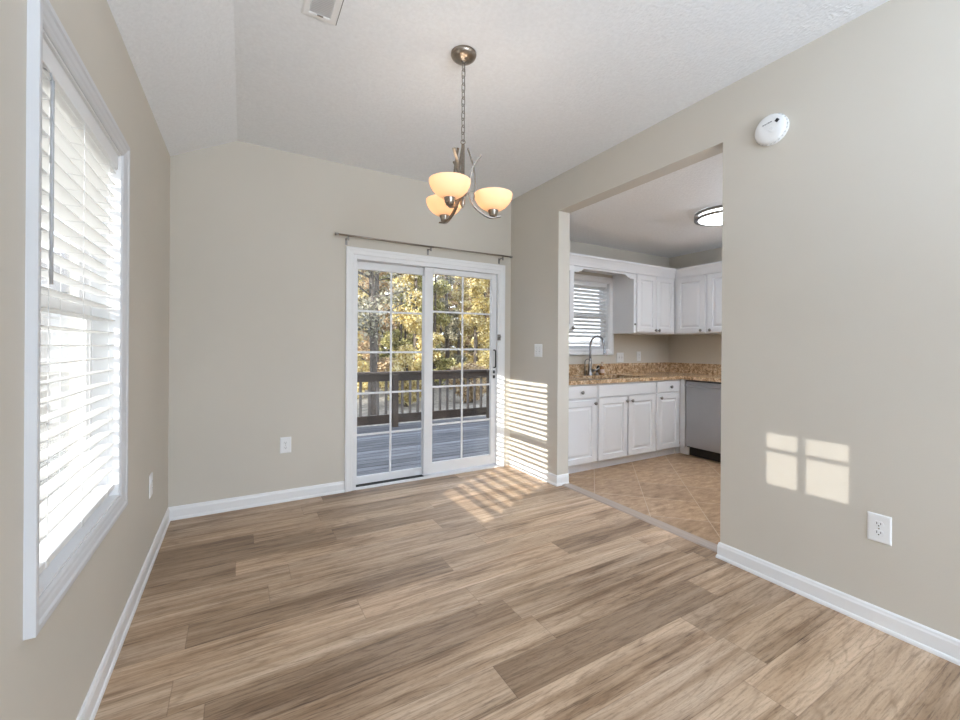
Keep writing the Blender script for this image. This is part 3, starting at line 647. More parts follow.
for k, (a_, b_) in enumerate(((-.030, -.022), (-.020, -.012), (-.010, -.006), (-.004, .006), (.008, .016))): m.box(sc_[0] + a_, sc_[0] + b_, sc_[1] + .022 + .0012 * k, sc_[1] + .0275 + .0012 * k, .036, .0405)
m.build('printed_line', mat('grey_print', (.25, .25, .26), .6, vary=.05), sa_)
MB(FRW).lathe([(.010, .038), (.010, .0415), (.008, .0425)], (sc_[0] + .012, sc_[1] - .012, 0), 'z', 20).build('test_button', PLATE, sa_)

def outlet(name, loc, rz, w, h, label, kind='outlet', gangs=1, group=None):
    """wall plate built facing -y then turned; kind: duplex outlet or toggle switches"""
    t = thing(name, loc, label, 'electrical outlet' if kind == 'outlet' else 'light switch', group)
    F = Matrix.Translation(Vector(loc)) @ FR((0, 0, 0), (1, 0, 0), (0, -1, 0))
    MB(F).rect_loops(-w / 2, w / 2, -h / 2, h / 2, [(0, 0.0003), (0, .003), (.004, .0062), (.010, .0068)]).build('wall_plate', PLATE, t)
    if kind == 'outlet':
        for s in (-1, 1):
            zc = s * .0195; q = MB(F); pts = [(.0172 * math.cos(a), zc + max(-.0125, min(.0125, .0172 * math.sin(a)))) for a in [2 * PI * k / 28 for k in range(28)]]
            rcp = q.prism(pts, 2, .005, .0082).build('receptacle', PLATE, t, .0006, 1)
            d = MB(F); d.box(-.0078, -.0056, zc - .002, zc + .008, .0075, .0085); d.box(.0056, .0076, zc - .001, zc + .007, .0075, .0085)
            d.lathe([(.0026, .0075), (.0026, .0085)], (0, zc - .0072, 0), 'z', 10); d.build('slots', DARK, rcp)
        MB(F).lathe([(.003, .006), (.003, .0074), (.0015, .008)], (0, 0, 0), 'z', 12).build('screw', NICKEL, t)
    else:
        for g in range(gangs):
            uc_ = (g - (gangs - 1) / 2) * .046
            MB(F).box(uc_ - .0055, uc_ + .0055, -.012, .012, .0062, .0072).build('toggle_slot', mat('pale_grey_plastic', (.45, .45, .45), .4, vary=.02), t)
            MB(F).add([(uc_ - .004, -.006, .006), (uc_ + .004, -.006, .006), (uc_ + .004, .006, .006), (uc_ - .004, .006, .006), (uc_ - .003, .004, .018), (uc_ + .003, .004, .018), (uc_ + .003, .010, .018), (uc_ - .003, .010, .018)],
                      [(0, 3, 2, 1), (4, 5, 6, 7), (0, 1, 5, 4), (1, 2, 6, 5), (2, 3, 7, 6), (3, 0, 4, 7)]).build('toggle', PLATE, t)
            for s in (-1, 1): MB(F).lathe([(.0028, .006), (.0028, .0073), (.0012, .0078)], (uc_, s * .030, 0), 'z', 10).build('screw', NICKEL, t)
    t.rotation_euler.z = rz
    return t
OG = 'duplex wall outlets'
ofar = outlet('electrical_outlet', (.331, Y, .448), 0, .082, .125, 'white duplex outlet low on the far wall left of the sliding door', group=OG)
dup(ofar, (R, .722, .444), -PI / 2, 'white duplex outlet low on the right wall below the sun patches')
dup(ofar, (L, 2.955, .450), PI / 2, 'white duplex outlet on the left wall seen edge on past the window')
outlet('light_switch', (R, 3.172, 1.205), -PI / 2, .118, .122, 'white two gang switch plate on the wall right of the sliding door', 'switch', 2, 'white switch plates')
outlet('light_switch', (4.125, Y, 1.115), 0, .122, .122, 'white two gang switch plate above the granite backsplash beside the kitchen window', 'switch', 2, 'white switch plates')
outlet('electrical_outlet', (4.468, Y, 1.128), 0, .078, .122, 'white single outlet plate above the granite backsplash near the corner', group=OG)

# ------------------------------------------------------------------ kitchen: base cabinets
FY = Y - .60                                             # cabinet face of the sink run
FK = FR((0, FY, 0), (1, 0, 0), (0, -1, 0))
UYF = Y - .33; FU = FR((0, UYF, 0), (1, 0, 0), (0, -1, 0))
FX = 4.46; FD = FR((FX, 0, 0), (0, -1, 0), (-1, 0, 0))  # dishwasher run: u = -y, w = -x
UXF = 4.722; FUR = FR((UXF, 0, 0), (0, -1, 0), (-1, 0, 0))
def raised_door(F, u0, u1, v0, v1, parent, name='door', t=.019):
    w, h = u1 - u0, v1 - v0
    fw = min(.058, w * .2)
    lp = [(0, .0005), (0, t - .004), (.004, t), (fw, t), (fw + .004, t - .009), (fw + .009, t - .012), (fw + .014, t - .012), (fw + .034, t - .002), (fw + .038, t - .001)]
    return MB(F).rect_loops(u0, u1, v0, v1, lp).build(name, CAB, parent)
def slab_front(F, u0, u1, v0, v1, parent, name='drawer_front', t=.019):
    return MB(F).rect_loops(u0, u1, v0, v1, [(0, .0005), (0, t - .006), (.003, t - .002), (.008, t), (.012, t)]).build(name, CAB, parent)
def knob(F, u, v, parent, t=.019):
    m = MB(F); m.lathe([(.006, t - .001), (.006, t + .009), (.010, t + .013), (.017, t + .018), (.018, t + .024), (.014, t + .029), (.005, t + .031)], (u, v, 0), 'z', 16)
    return m.build('knob', NICKEL_D, parent)
def base_unit(name, x0, x1, label, loc=None):
    t = thing(name, ((x0 + x1) / 2, FY + .3, 0), label, 'base cabinet', 'white base cabinets under the sink counter')
    m = MB(); m.box(x0, x0 + .018, FY + .019, Y - .002, .10, .874); m.box(x1 - .018, x1, FY + .019, Y - .002, .10, .874); m.box(x0 + .018, x1 - .018, Y - .014, Y - .002, .10, .874)
    m.box(x0 + .018, x1 - .018, FY + .019, Y - .014, .10, .118); m.box(x0, x1, FY + .075, Y - .05, .0, .10)
    m.build('body', CAB, t)
    m = MB(FK); m.box(x0, x0 + .02, .10, .874, -.019, 0); m.box(x1 - .02, x1, .10, .874, -.019, 0); m.box(x0 + .02, x1 - .02, .715, .745, -.019, 0); m.box(x0 + .02, x1 - .02, .85, .874, -.019, 0); m.box(x0 + .02, x1 - .02, .10, .115, -.019, 0)
    m.build('face_frame', CAB, t)
    MB().box(x0, x1, FY + .062, FY + .0745, .0, .10).build('toe_board', CAB, t)
    return t
c1 = base_unit('base_cabinet', RK + .004, 3.112, 'white base cabinet with one drawer left of the sink doors')
d_ = slab_front(FK, RK + .03, 3.096, .738, .862, c1); knob(FK, 2.893, .800, d_)
d_ = raised_door(FK, RK + .03, 3.096, .100, .718, c1); knob(FK, 3.068, .684, d_)
c2 = base_unit('sink_base_cabinet', 3.114, 4.004, 'white double door sink base cabinet with false drawer front')
slab_front(FK, 3.126, 3.992, .738, .862, c2, 'false_drawer_front')
d_ = raised_door(FK, 3.128, 3.546, .100, .728, c2); knob(FK, 3.522, .682, d_)
d_ = raised_door(FK, 3.562, 3.990, .100, .728, c2); knob(FK, 3.602, .680, d_)
c3 = base_unit('base_cabinet', 4.006, 4.444, 'narrow white base cabinet with one drawer beside the dishwasher corner')
d_ = slab_front(FK, 4.018, 4.410, .738, .862, c3); knob(FK, 4.246, .798, d_)
d_ = raised_door(FK, 4.018, 4.410, .100, .728, c3); knob(FK, 4.072, .682, d_)
# corner filler
fl = MB(); fl.box(4.446, FX + .02, 2.988, FY - .004, .10, .874); fl.box(4.525, 4.54, 2.985, FY + .061, 0, .10); fl.box(4.4445, 4.525, FY + .050, FY + .061, 0, .10)
tag(fl.build('corner_filler', CAB, loc=(4.46, 3.02, 0)), 'narrow white filler panel between base cabinet and dishwasher', 'filler panel')
# dishwasher
dw = thing('dishwasher', (FX + .3, 2.68, 0), 'stainless steel dishwasher under the granite counter', 'dishwasher')
MB().box(FX + .03, KX - .02, 2.390, 2.984, .10, .868).build('tub', BLACK, dw)
MB(FD).box(-2.980, -2.394, .118, .858, -.028, .012).build('door', STEEL, dw, .004)
MB(FD).box(-2.982, -2.392, .859, .868, -.028, .004).build('control_edge', BLACK, dw)
m = MB(FD); m.tube([(-2.955 + .53 * i / 8, .818, .056) for i in range(9)], .0135, 12)
for q in (-2.94, -2.44): m.box(q - .010, q + .010, .808, .828, .010, .054)
m.build('handle', STEEL, dw)
MB(FD).box(-2.978, -2.396, .004, .112, -.085, -.070).build('toe_kick', BLACK, dw)

# granite worktop in an L with the sink cut out
CT, CB_ = .915, .877
SX0, SX1, SY0, SY1 = 3.19, 3.93, 3.115, 3.515
m = MB(); m.box(RK + .003, SX0, FY - .028, Y - .002, CB_, CT); m.box(SX0, SX1, FY - .028, SY0, CB_, CT); m.box(SX0, SX1, SY1, Y - .002, CB_, CT); m.box(SX1, KX - .002, FY - .028, Y - .002, CB_, CT)
m.box(FX - .028, KX - .002, 1.9, FY - .028, CB_, CT)
wt = tag(m.build('worktop', GRAN, loc=(3.8, 3.3, CB_)), 'speckled gold granite worktop running round the kitchen corner', 'worktop')
m = MB(); m.box(RK + .003, KX - .022, Y - .021, Y - .002, CT + .0005, CT + .128); m.box(KX - .021, KX - .002, 1.9, Y - .002, CT + .0005, CT + .128)
m.build('backsplash', GRAN, wt)
sk = thing('kitchen_sink', ((SX0 + SX1) / 2, (SY0 + SY1) / 2, CB_), 'undermounted steel sink basin in the granite worktop', 'sink')
m = MB(); g = .003
m.add([(x, y, z) for z, i in ((CB_ - .001, -.012), (CB_ - .001, g), (CB_ - .17, .02), (CB_ - .185, .05)) for x, y in ((SX0 + i, SY0 + i), (SX1 - i, SY0 + i), (SX1 - i, SY1 - i), (SX0 + i, SY1 - i))],
      [(a * 4 + k, a * 4 + (k + 1) % 4, a * 4 + 4 + (k + 1) % 4, a * 4 + 4 + k) for a in range(3) for k in range(4)] + [(12, 13, 14, 15)])
m.build('basin', CHROME, sk)
MB().lathe([(.04, CB_ - .184), (.04, CB_ - .181), (.02, CB_ - .183)], (3.56, 3.33, 0), 'z', 20).build('drain', NICKEL_D, sk)

# faucet
fx, fy = 3.530, 3.560
fa = thing('faucet', (fx, fy, CT), 'tall gooseneck steel kitchen faucet behind the sink', 'faucet')
MB().lathe([(.031, CT + .001), (.031, CT + .006), (.027, CT + .012), (.0245, CT + .06), (.019, CT + .13), (.0145, CT + .19), (.0125, CT + .20)], (fx, fy, 0), 'z', 24).build('body', CHROME, fa)
pts = [(fx, fy, CT + .19), (fx, fy, CT + .27)]
for k in range(13): t = PI * k / 12 * 1.03; pts.append((fx + .01 * k / 12, fy - .1 + .1 * math.cos(t), CT + .345 + .105 * math.sin(t)))
pts += [(fx + .012, fy - .208, CT + .300)]
MB().tube(smooth_path(pts, 3), .0125, 14).build('spout', CHROME, fa)
MB().lathe([(.0135, CT + .305), (.0155, CT + .295), (.0175, CT + .262), (.0185, CT + .258), (.0185, CT + .250), (.012, CT + .248)], (fx + .013, fy - .210, 0), 'z', 18).build('spray_head', CHROME, fa)
m = MB(); m.lathe([(.017, .0), (.017, .04), (.012, .045)], (fx + .018, fy, CT + .055), 'x', 16); m.tube(smooth_path([(fx + .055, fy, CT + .055), (fx + .085, fy - .01, CT + .062), (fx + .135, fy - .02, CT + .085)], 4), [.008] * 8 + [.006], 10)
m.build('lever', NICKEL_D, fa)
tp = thing('filter_tap', (3.475, 3.585, CT), 'slim dark filtered water tap left of the kitchen faucet', 'tap')
MB().lathe([(.014, CT + .001), (.014, CT + .008), (.007, CT + .014)], (3.475, 3.585, 0), 'z', 14).build('base', NICKEL_D, tp)
pts = [(3.475, 3.585, CT + .01), (3.475, 3.585, CT + .14)] + [(3.475 + .006 * k, 3.585 - .03 + .03 * math.cos(PI * k / 6), CT + .16 + .03 * math.sin(PI * k / 6)) for k in range(7)]
MB().tube(smooth_path(pts, 3), .0042, 8).build('spout', NICKEL_D, tp)
sb = thing('soap_bottle', (3.745, 3.585, CT), 'brown soap bottle with pale pump right of the faucet', 'soap bottle')
MB().lathe([(.026, CT + .0005), (.029, CT + .006), (.029, CT + .075), (.024, CT + .092), (.012, CT + .10), (.012, CT + .106)], (3.745, 3.585, 0), 'z', 20).build('bottle', BOTTLE, sb)
m = MB(); m.lathe([(.0135, CT + .105), (.0135, CT + .120), (.005, CT + .122), (.005, CT + .140), (.012, CT + .142), (.012, CT + .151)], (3.745, 3.585, 0), 'z', 14); m.tube([(3.745, 3.585, CT + .146), (3.742, 3.552, CT + .143)], .0045, 8)
m.build('pump', PINKP, sb)
MB().lathe([(.0293, CT + .022), (.0296, CT + .024), (.0296, CT + .064), (.0293, CT + .066)], (3.745, 3.585, 0), 'z', 20, cap=False).build('label_band', PINKP, sb)
sy = thing('side_sprayer', (3.665, 3.585, CT), 'black side sprayer standing between faucet and soap bottle', 'sprayer')
MB().lathe([(.019, CT + .001), (.019, CT + .010), (.013, CT + .022), (.012, CT + .03)], (3.665, 3.585, 0), 'z', 16).build('holder', NICKEL_D, sy)
m = MB(); m.tube(smooth_path([(3.665, 3.585, CT + .026), (3.665, 3.583, CT + .062), (3.663, 3.570, CT + .092), (3.660, 3.552, CT + .104)], 4), [.010] * 6 + [.013] * 7, 12); m.build('head', BLACK, sy)

# ------------------------------------------------------------------ kitchen: window, blind, wall cabinets
FK2 = FR((0, Y, 0), (1, 0, 0), (0, -1, 0))
w4 = struct(thing('window_4', ((KWX0 + KWX1) / 2, Y + .07, KWZ0)))
cw = .068
MB(FK2).rect_loops(KWX0 - cw, KWX1 + cw, KWZ0 - cw, KWZ1 + cw, [(0, .0), (0, .017), (.004, .019), (.020, .018), (.028, .014), (cw - .006, .011), (cw, .006), (cw, 0)], False, False).build('casing', TRIM, w4)
MB(FK2).rect_loops(KWX0, KWX1, KWZ0, KWZ1, [(0, .002), (.006, .002), (.006, -.12), (0, -.12)], False, False).build('jamb', TRIM, w4)
zm = (KWZ0 + KWZ1) / 2
for nm, za, zb2, wv in (('upper_sash', zm - .018, KWZ1 - .006, -.10), ('lower_sash', KWZ0 + .006, zm + .018, -.078)):
    s_ = MB(FK2).rect_loops(KWX0 + .006, KWX1 - .006, za, zb2, [(0, wv - .02), (0, wv), (.030, wv), (.036, wv - .008), (.036, wv - .02)], False, False).build(nm, VINYL, w4)
    MB(FK2).box(KWX0 + .042, KWX1 - .042, za + .036, zb2 - .036, wv - .016, wv - .012).build('pane', GLASS, s_)
kb = thing('window_blind', ((KWX0 + KWX1) / 2, Y + .03, KWZ0), 'white slatted blind in the kitchen window above the sink', 'window blind', 'white slatted blinds')
k0, k1 = KWX0 + .010, KWX1 - .024
MB(FK2).box(k0, k1, KWZ1 - .052, KWZ1 - .007, -.056, -.010).build('headrail', TRIM, kb, .003)
m = MB(FK2); zz = KWZ1 - .072; KZ = []
while zz > KWZ0 + .112:
    KZ.append(zz); tilt = .50; ca, sa = math.cos(tilt), math.sin(tilt)
    prof = [(-.033 + q * ca, zz + q * sa + d + .0014) for q, d in ((-.0245, 0), (0, .0012), (.0245, 0))]; prof += [(a, b - .0028) for a, b in prof[::-1]]
    nn = len(prof); m.add([(k0 + .002, v_, w_) for w_, v_ in prof] + [(k1 - .002, v_, w_) for w_, v_ in prof], [tuple(range(nn)), tuple(range(nn, 2 * nn))] + [(i, (i + 1) % nn, nn + (i + 1) % nn, nn + i) for i in range(nn)])
    zz -= .0445
for k in range(4): m.box(k0 + .002, k1 - .002, KWZ0 + .078 + .006 * k, KWZ0 + .081 + .006 * k, -.058, -.008)
m.build('slats', SLAT, kb)
MB(FK2).box(k0 + .002, k1 - .002, KWZ0 + .056, KWZ0 + .076, -.060, -.007).build('bottom_rail', TRIM, kb, .003)
for xx in (k0 + .09, k1 - .09):
    MB(FK2).box(xx - .001, xx + .001, KWZ0 + .07, KWZ1 - .04, -.0065, -.0052).build('ladder_cord', CORD, kb)

UB, UT = 1.408, 2.125
def upper(name, x0, x1, label):
    t = thing(name, ((x0 + x1) / 2, Y - .16, UB), label, 'wall cabinet', 'white wall cabinets')
    MB().box(x0, x1, UYF + .001, Y - .002, UB, UT).build('body', CAB, t); return t
u1 = upper('wall_cabinet', RK + .004, 3.052, 'white wall cabinet left of the kitchen window, mostly hidden by the wall')
d_ = raised_door(FU, RK + .02, 3.040, UB + .012, UT - .03, u1); knob(FU, 3.010, UB + .035, d_)
u2 = upper('wall_cabinet', 3.975, 4.716, 'white double door wall cabinet right of the kitchen window')
d_ = raised_door(FU, 4.012, 4.347, UB + .014, UT - .03, u2); knob(FU, 4.325, UB + .040, d_)
d_ = raised_door(FU, 4.353, 4.690, UB + .014, UT - .03, u2); knob(FU, 4.385, UB + .040, d_)
MB(FU).box(3.985, 3.990, 1.50, 1.52, 0, .022).build('hinge', NICKEL_D, u2)
u3 = thing('wall_cabinet', (4.9, 2.6, UB), 'white two door wall cabinet on the kitchen right wall above the dishwasher', 'wall cabinet', 'white wall cabinets')
MB().box(UXF + .001, KX - .002, 2.10, UYF - .001 + .0, UB, UT).build('body', CAB, u3)
MB(FUR).box(-UYF + .002, -3.292 + .006, UB, UT, .0005, .006).build('stile', CAB, u3)
d_ = raised_door(FUR, -3.284, -2.914, UB + .014, UT - .03, u3); knob(FUR, -2.956, UB + .040, d_)
d_ = raised_door(FUR, -2.884, -2.500, UB + .014, UT - .03, u3); knob(FUR, -2.845, UB + .040, d_)
# scalloped valance board between the cabinets over the window
m = MB(FU); zlo, zhi = 2.036, 2.078
top = UT - .001; a0, a1 = 3.054, 3.973
def edge(u):
    d = min(u - a0, a1 - u)
    if d < .075: return zlo
    if d < .10: return zlo + .012
    if d < .155: t = (d - .10) / .055; return zlo + .012 + (zhi - zlo - .012) * math.sin(t * PI / 2)
    return zhi
us_ = [a0 + (a1 - a0) * i / 120 for i in range(121)]
vs = [(u, edge(u), -.018) for u in us_] + [(u, top, -.018) for u in us_] + [(u, edge(u), -.001) for u in us_] + [(u, top, -.001) for u in us_]
n = 121; fs = []
for i in range(n - 1): fs += [(i, i + 1, n + i + 1, n + i), (2 * n + i, 3 * n + i, 3 * n + i + 1, 2 * n + i + 1), (i, 2 * n + i, 2 * n + i + 1, i + 1), (n + i, n + i + 1, 3 * n + i + 1, 3 * n + i)]
fs += [(0, n, 3 * n, 2 * n), (n - 1, 3 * n - 1, 4 * n - 1, 2 * n - 1)]
m.add(vs, fs); tag(m.build('valance_board', CAB, loc=(3.51, UYF, 2.03)), 'white scalloped valance board over the kitchen window', 'valance')
# crown moulding along the tops
CRP = [(0, UT - .028), (.022, UT - .028), (.022, UT - .018), (.026, UT + .0), (.036, UT + .03), (.050, UT + .058), (.060, UT + .068), (.060, UT + .088), (0, UT + .088)]
struct(MB().sweep([(RK + .002, UYF), (UXF, UYF), (UXF, 2.10)][::-1], CRP).build('trim_2', CAB))
MB_ = MB(); MB_.box(RK + .004, KX - .002, UYF + .002, Y - .002, UT + .001, UT + .06); MB_.box(UXF + .002, KX - .002, 2.10, UYF, UT + .001, UT + .06)
struct(MB_.build('trim_3', CAB))

# kitchen ceiling lamp: two nickel bands around a lit lens
kl = thing('ceiling_light', (3.736, 2.15, KH), 'round lit flush ceiling light with two metal bands in the kitchen', 'ceiling light')
kc = (3.736, 2.15, 0)
MB().lathe([(.20, KH - .0005), (.20, KH - .010)], kc, 'z', 48).build('base', PLATE, kl)
MB().lathe([(.200, KH - .012), (.200, KH - .062), (.192, KH - .072), (.15, KH - .080), (.0005, KH - .086)], kc, 'z', 48).build('lens', LENS, kl)
for z_ in (KH - .022, KH - .062): MB().lathe([(.2015, z_ - .008), (.2330, z_ - .008), (.2330, z_ + .008), (.2015, z_ + .008), (.2015, z_ - .008)], kc, 'z', 64, cap=False).build('metal_band', NICKEL_D, kl)

# ------------------------------------------------------------------ outside: deck
DZ = -.10
struct(MB().box(-1.2, 4.22, Y + .145, 6.95, DZ - .12, DZ).build('floor_deck', DECK))
rl = thing('deck_railing', (2.0, 6.8, DZ), 'brown timber deck railing with vertical balusters beyond the glass door', 'railing')
ry = 6.82
MB().box(-1.2, 4.18, ry - .07, ry + .09, .770, .806).build('cap_rail', RAILW, rl, .004)
MB().box(-1.2, 4.10, ry - .045, ry - .005, .655, .768).build('top_rail', RAILW, rl, .003)
MB().box(-1.2, 4.10, ry - .045, ry - .005, -.045, .098).build('bottom_rail', RAILW, rl, .003)
xx = -1.1
while xx < 4.05: MB().box(xx - .018, xx + .018, ry - .004, ry + .032, -.03, .765).build('baluster', BALW, rl); xx += .141
for xx in (.25, 2.262, 4.10): MB().box(xx - .046, xx + .046, ry - .14, ry - .047, DZ + .0005, .768).build('post', RAILW, rl, .004)
sr2 = thing('deck_railing', (4.12, 5.4, DZ), 'side run of timber deck railing returning to the house at right', 'railing')
MB().box(4.04, 4.18, Y + .2, ry - .075, .770, .806).build('cap_rail', RAILW, sr2, .004)
MB().box(4.08, 4.12, Y + .2, ry - .15, .655, .768).build('top_rail', RAILW, sr2, .003)
MB().box(4.08, 4.12, Y + .2, ry - .15, -.045, .098).build('bottom_rail', RAILW, sr2, .003)
yy = Y + .3
while yy < ry - .2: MB().box(4.121, 4.156, yy - .018, yy + .018, -.03, .765).build('baluster', BALW, sr2); yy += .141

# ------------------------------------------------------------------ outside: ground, added blocks that shade the deck, neighbour's house
GZ = -.85
struct(MB().add([(-60, Y + .2, GZ), (60, Y + .2, GZ), (60, 80, GZ + 1.2), (-60, 80, GZ + 1.2)], [(0, 1, 2, 3)]).build('ground_back', LEAFG))
struct(MB().add([(-60, -40, GZ), (60, -40, GZ), (60, Y + .2, GZ), (-60, Y + .2, GZ)], [(0, 1, 2, 3)]).build('ground_front', LAWN))
m = MB(); m.box(-4.6, -3.0, 1.20, 9.6, GZ, 3.3); struct(m.build('wall_shade_block', SIDING))  # unseen block added to keep the sun off the deck
m = MB(); m.prism([(-4.9, 3.301), (-2.8, 3.301), (-3.8, 4.5)], 1, 1.15, 9.8); struct(m.build('ceiling_shade_block', ROOF))  # ridged top of the added block, also there for shade
hs = thing('neighbour_house', (-9, 36, GZ), 'pale neighbouring house glimpsed through the left window blind', 'house')
MB().box(-15, -5, 33, 42, GZ, 4.2).build('wall', SIDING, hs); MB().prism([(32.6, 4.21), (42.4, 4.21), (37.5, 7.2)], 0, -15.4, -4.6).build('roof', ROOF, hs)
for xx in (-13, -10.4, -7.2):
    f_ = MB().box(xx - .6, xx + .6, 32.95, 33.02, 1.0, 2.6).build('window', TRIM, hs); MB().box(xx - .5, xx + .5, 32.93, 32.95, 1.1, 2.5).build('pane', mat('dark_pane', (.06, .07, .08), .1, vary=.05), f_)

# ------------------------------------------------------------------ outside: autumn trees
def leaf_mesh(rng, centers, radii, n, size):
    c = np.asarray(centers); r = np.asarray(radii)
    idx = rng.choice(len(c), n, p=(r ** 2) / (r ** 2).sum())
    d = rng.normal(size=(n, 3)); d /= np.linalg.norm(d, axis=1)[:, None]
    p = c[idx] + d * (r[idx] * rng.random(n) ** .7)[:, None] * np.array([1, 1, .8])
    a = rng.normal(size=(n, 3)); a /= np.linalg.norm(a, axis=1)[:, None]
    b = rng.normal(size=(n, 3)); b -= (a * b).sum(1)[:, None] * a; b /= np.linalg.norm(b, axis=1)[:, None]
    nrm = np.cross(a, b)
    s = size * (.6 + .8 * rng.random(n)); L_ = s[:, None] * a * .5; W_ = s[:, None] * b * .32; Bn = nrm * s[:, None] * .10
    v = np.stack([p - L_, p + W_ + Bn, p + L_, p - W_ + Bn], 1).reshape(-1, 3)
    return v
def mk_leaves(name, v, material, parent):
    nq = len(v) // 4; me = bpy.data.meshes.new(name)
    me.vertices.add(len(v)); me.vertices.foreach_set('co', v.astype(np.float32).ravel())
    me.loops.add(nq * 4); me.loops.foreach_set('vertex_index', np.arange(nq * 4, dtype=np.int32))
    me.polygons.add(nq); me.polygons.foreach_set('loop_start', np.arange(nq, dtype=np.int32) * 4); me.polygons.foreach_set('loop_total', np.full(nq, 4, dtype=np.int32))
    me.update(); me.validate(); me.materials.append(material)
    o = bpy.data.objects.new(name, me); COL.objects.link(o); o.parent = parent; return o
def tree_proto(seed, kind, hgt, crown_r, trunk_r, nleaf, lsize, fork=2, bare=.30, nb_=16):
    rng = np.random.default_rng(seed); rd = random.Random(seed)
    root = thing('tree', (0, 0, 0))
    m = MB(); tips = []; lean = rd.uniform(-.2, .2)
    for f in range(fork):
        a = 2 * PI * f / max(1, fork) + rd.random(); sp_ = 0 if fork == 1 else hgt * .05
        pts = [(0, 0, -.3), (lean * .2, 0, hgt * .16), (lean * .5 + sp_ * .5 * math.cos(a), sp_ * .5 * math.sin(a), hgt * .42), (lean + sp_ * math.cos(a), sp_ * math.sin(a), hgt * .68), (lean + sp_ * 1.5 * math.cos(a), sp_ * 1.5 * math.sin(a), hgt * .95)]
        sm = smooth_path(pts, 4); m.tube(sm, [trunk_r * (1 - .86 * i / (len(sm) - 1)) for i in range(len(sm))], 8)
        for b in range(nb_):
            t = bare + (1 - bare) * (b + rd.random()) / nb_; q = sm[int(t * (len(sm) - 1))]; an = rd.random() * 2 * PI
            ln_ = crown_r * (1.08 - .62 * t) * rd.uniform(.6, 1.1)
            e_ = Vector((q.x + ln_ * math.cos(an), q.y + ln_ * math.sin(an), q.z + ln_ * rd.uniform(.15, .65))); mid = q.lerp(e_, .5) + Vector((0, 0, -.05 * ln_))
            m.tube([q, mid, e_], [trunk_r * .30 * (1.1 - t), trunk_r * .18, trunk_r * .06], 5)
            for t2 in (1.0, .72, .42):
                c_ = q.lerp(e_, t2); cs_ = crown_r * rd.uniform(.24, .36) * (1.1 if t2 < 1 else .85)
                tips.append((c_.x + rd.uniform(-.1, .1), c_.y + rd.uniform(-.1, .1), c_.z + rd.uniform(-.15, .15), cs_))
    m.build('trunk', BARK, root)
    t_ = np.array(tips); mk_leaves('crown', leaf_mesh(rng, t_[:, :3], t_[:, 3], nleaf, lsize), LEAVES[kind], root)
    return root
def bush_proto(seed, kind, hgt, rad, nleaf, lsize):
    rng = np.random.default_rng(seed); rd = random.Random(seed); root = thing('shrub', (0, 0, 0)); m = MB(); cs = []
    for b in range(16):
        an = rd.random() * 2 * PI; r_ = rad * rd.uniform(.1, .95); z_ = hgt * rd.uniform(.25, .95) * (1.05 - .35 * r_ / rad)
        e_ = Vector((r_ * math.cos(an), r_ * math.sin(an), z_)); m.tube([(0, 0, -.2), e_ * .5 + Vector((0, 0, .15 * hgt)), e_], [.035, .022, .008], 5)
        cs.append((e_.x, e_.y, e_.z, rad * rd.uniform(.25, .42))); cs.append((e_.x * .6, e_.y * .6, e_.z * .5, rad * rd.uniform(.2, .35)))
    m.build('stems', BARK, root)
    t_ = np.array(cs); mk_leaves('foliage', leaf_mesh(rng, t_[:, :3], t_[:, 3], nleaf, lsize), LEAVES[kind], root)
    return root
TG, SG = 'autumn trees beyond the deck', 'autumn shrubs beyond the deck'
protos = {}
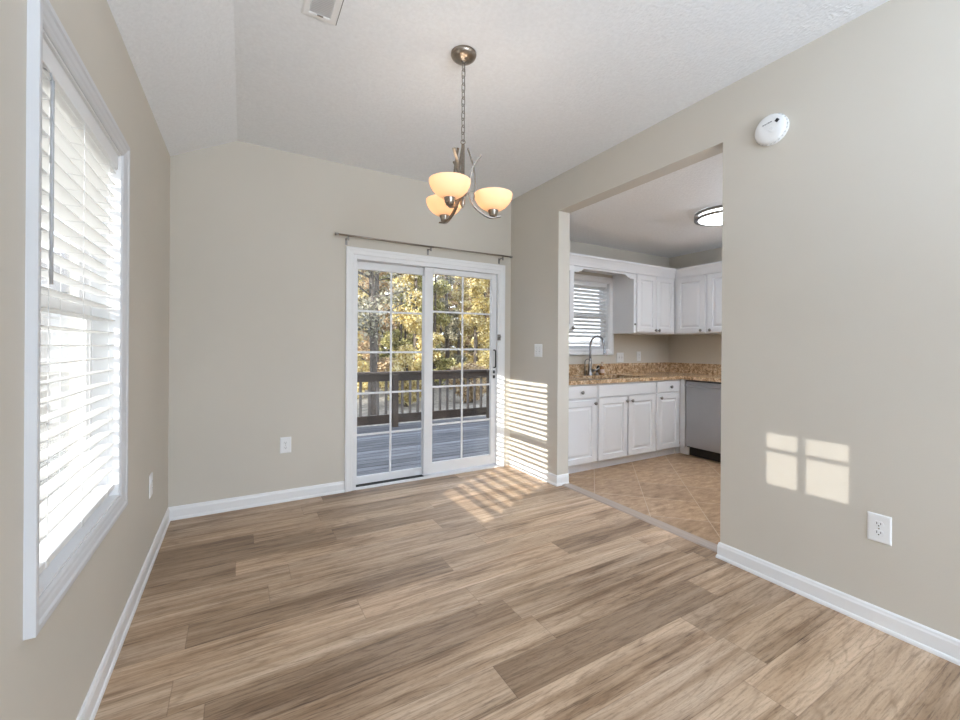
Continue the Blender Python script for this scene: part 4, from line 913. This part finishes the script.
MK = {
    'fork': (lambda: tree_proto(11, 'olive', 8.0, 1.7, .13, 5000, .10, 2, .36), 'dark forked sparse-leaved tree standing nearest the deck', 'tree', TG),
    'yel': (lambda: tree_proto(12, 'yellow', 8.6, 1.02, .12, 26000, .105, 1, .03, 24), 'bright yellow leaved tree beyond the deck railing', 'tree', TG),
    'grn': (lambda: tree_proto(13, 'green', 8.2, 1.02, .11, 26000, .105, 1, .03, 24), 'yellow green leaved tree beyond the deck railing', 'tree', TG),
    'rst': (lambda: tree_proto(14, 'rust', 9.0, 1.02, .13, 22000, .105, 1, .04, 24), 'tan orange leaved tree beyond the deck railing', 'tree', TG),
    'oli': (lambda: tree_proto(15, 'olive', 9.6, 1.0, .15, 18000, .10, 1, .05, 22), 'tall dusky grey olive tree beyond the deck railing', 'tree', TG),
    'bye': (lambda: bush_proto(21, 'yellow', 2.0, .85, 8000, .09), 'yellow leaved shrub behind the deck railing', 'shrub', SG),
    'bgr': (lambda: bush_proto(22, 'green', 1.9, .85, 8000, .09), 'green leaved shrub behind the deck railing', 'shrub', SG),
    'bru': (lambda: bush_proto(23, 'rust', 1.7, .80, 7000, .085), 'rusty brown shrub behind the deck railing', 'shrub', SG),
}
def extent(o):
    return max(max(math.hypot(v.co.x, v.co.y) for v in c.data.vertices) for c in o.children)
EXT = {}
placed = []
def put(k, x, y, rz):
    mk, label, cat, grp = MK[k]
    gz = GZ + 1.2 * (y - Y) / 76
    if k not in protos: o = protos[k] = mk(); EXT[k] = extent(o)
    else: o = dup(protos[k], (0, 0, 0))
    o.location = (x, y, gz - .02); o.rotation_euler.z = rz
    tag(o, label, cat, grp); placed.append((cat, x, y, EXT[k]))
rd = random.Random(8)
put('fork', 3.36, 11.9, .4)
# woods: staggered rows of narrow trees with a fringe of shrubs in front
RT, RS = 1.36, 1.16
for row in range(11):
    y = 15.6 + row * 2.45; x = y * .215 + (RT if row % 2 else 0); q = row
    while row < 8 and x - 2 * RT > y * .06 and x - 2 * RT > (4.9 if y < 16 else 0): x -= 2 * RT; q += 1
    while x < y * .69:
        put(['yel', 'grn', 'rst', 'yel', 'oli', 'grn', 'yel', 'rst'][(q * 3 + row) % 8], x, y, rd.random() * 6.28); x += 2 * RT; q += 1
q = 0
for y, x0_ in ((12.9, 4.75), (13.95 + .9, 3.55)):
    x = x0_
    while x < y * .69 and y < 13.5: put(['bye', 'bru', 'bgr'][q % 3], x, y, rd.random() * 6.28); x += 2 * RS; q += 1
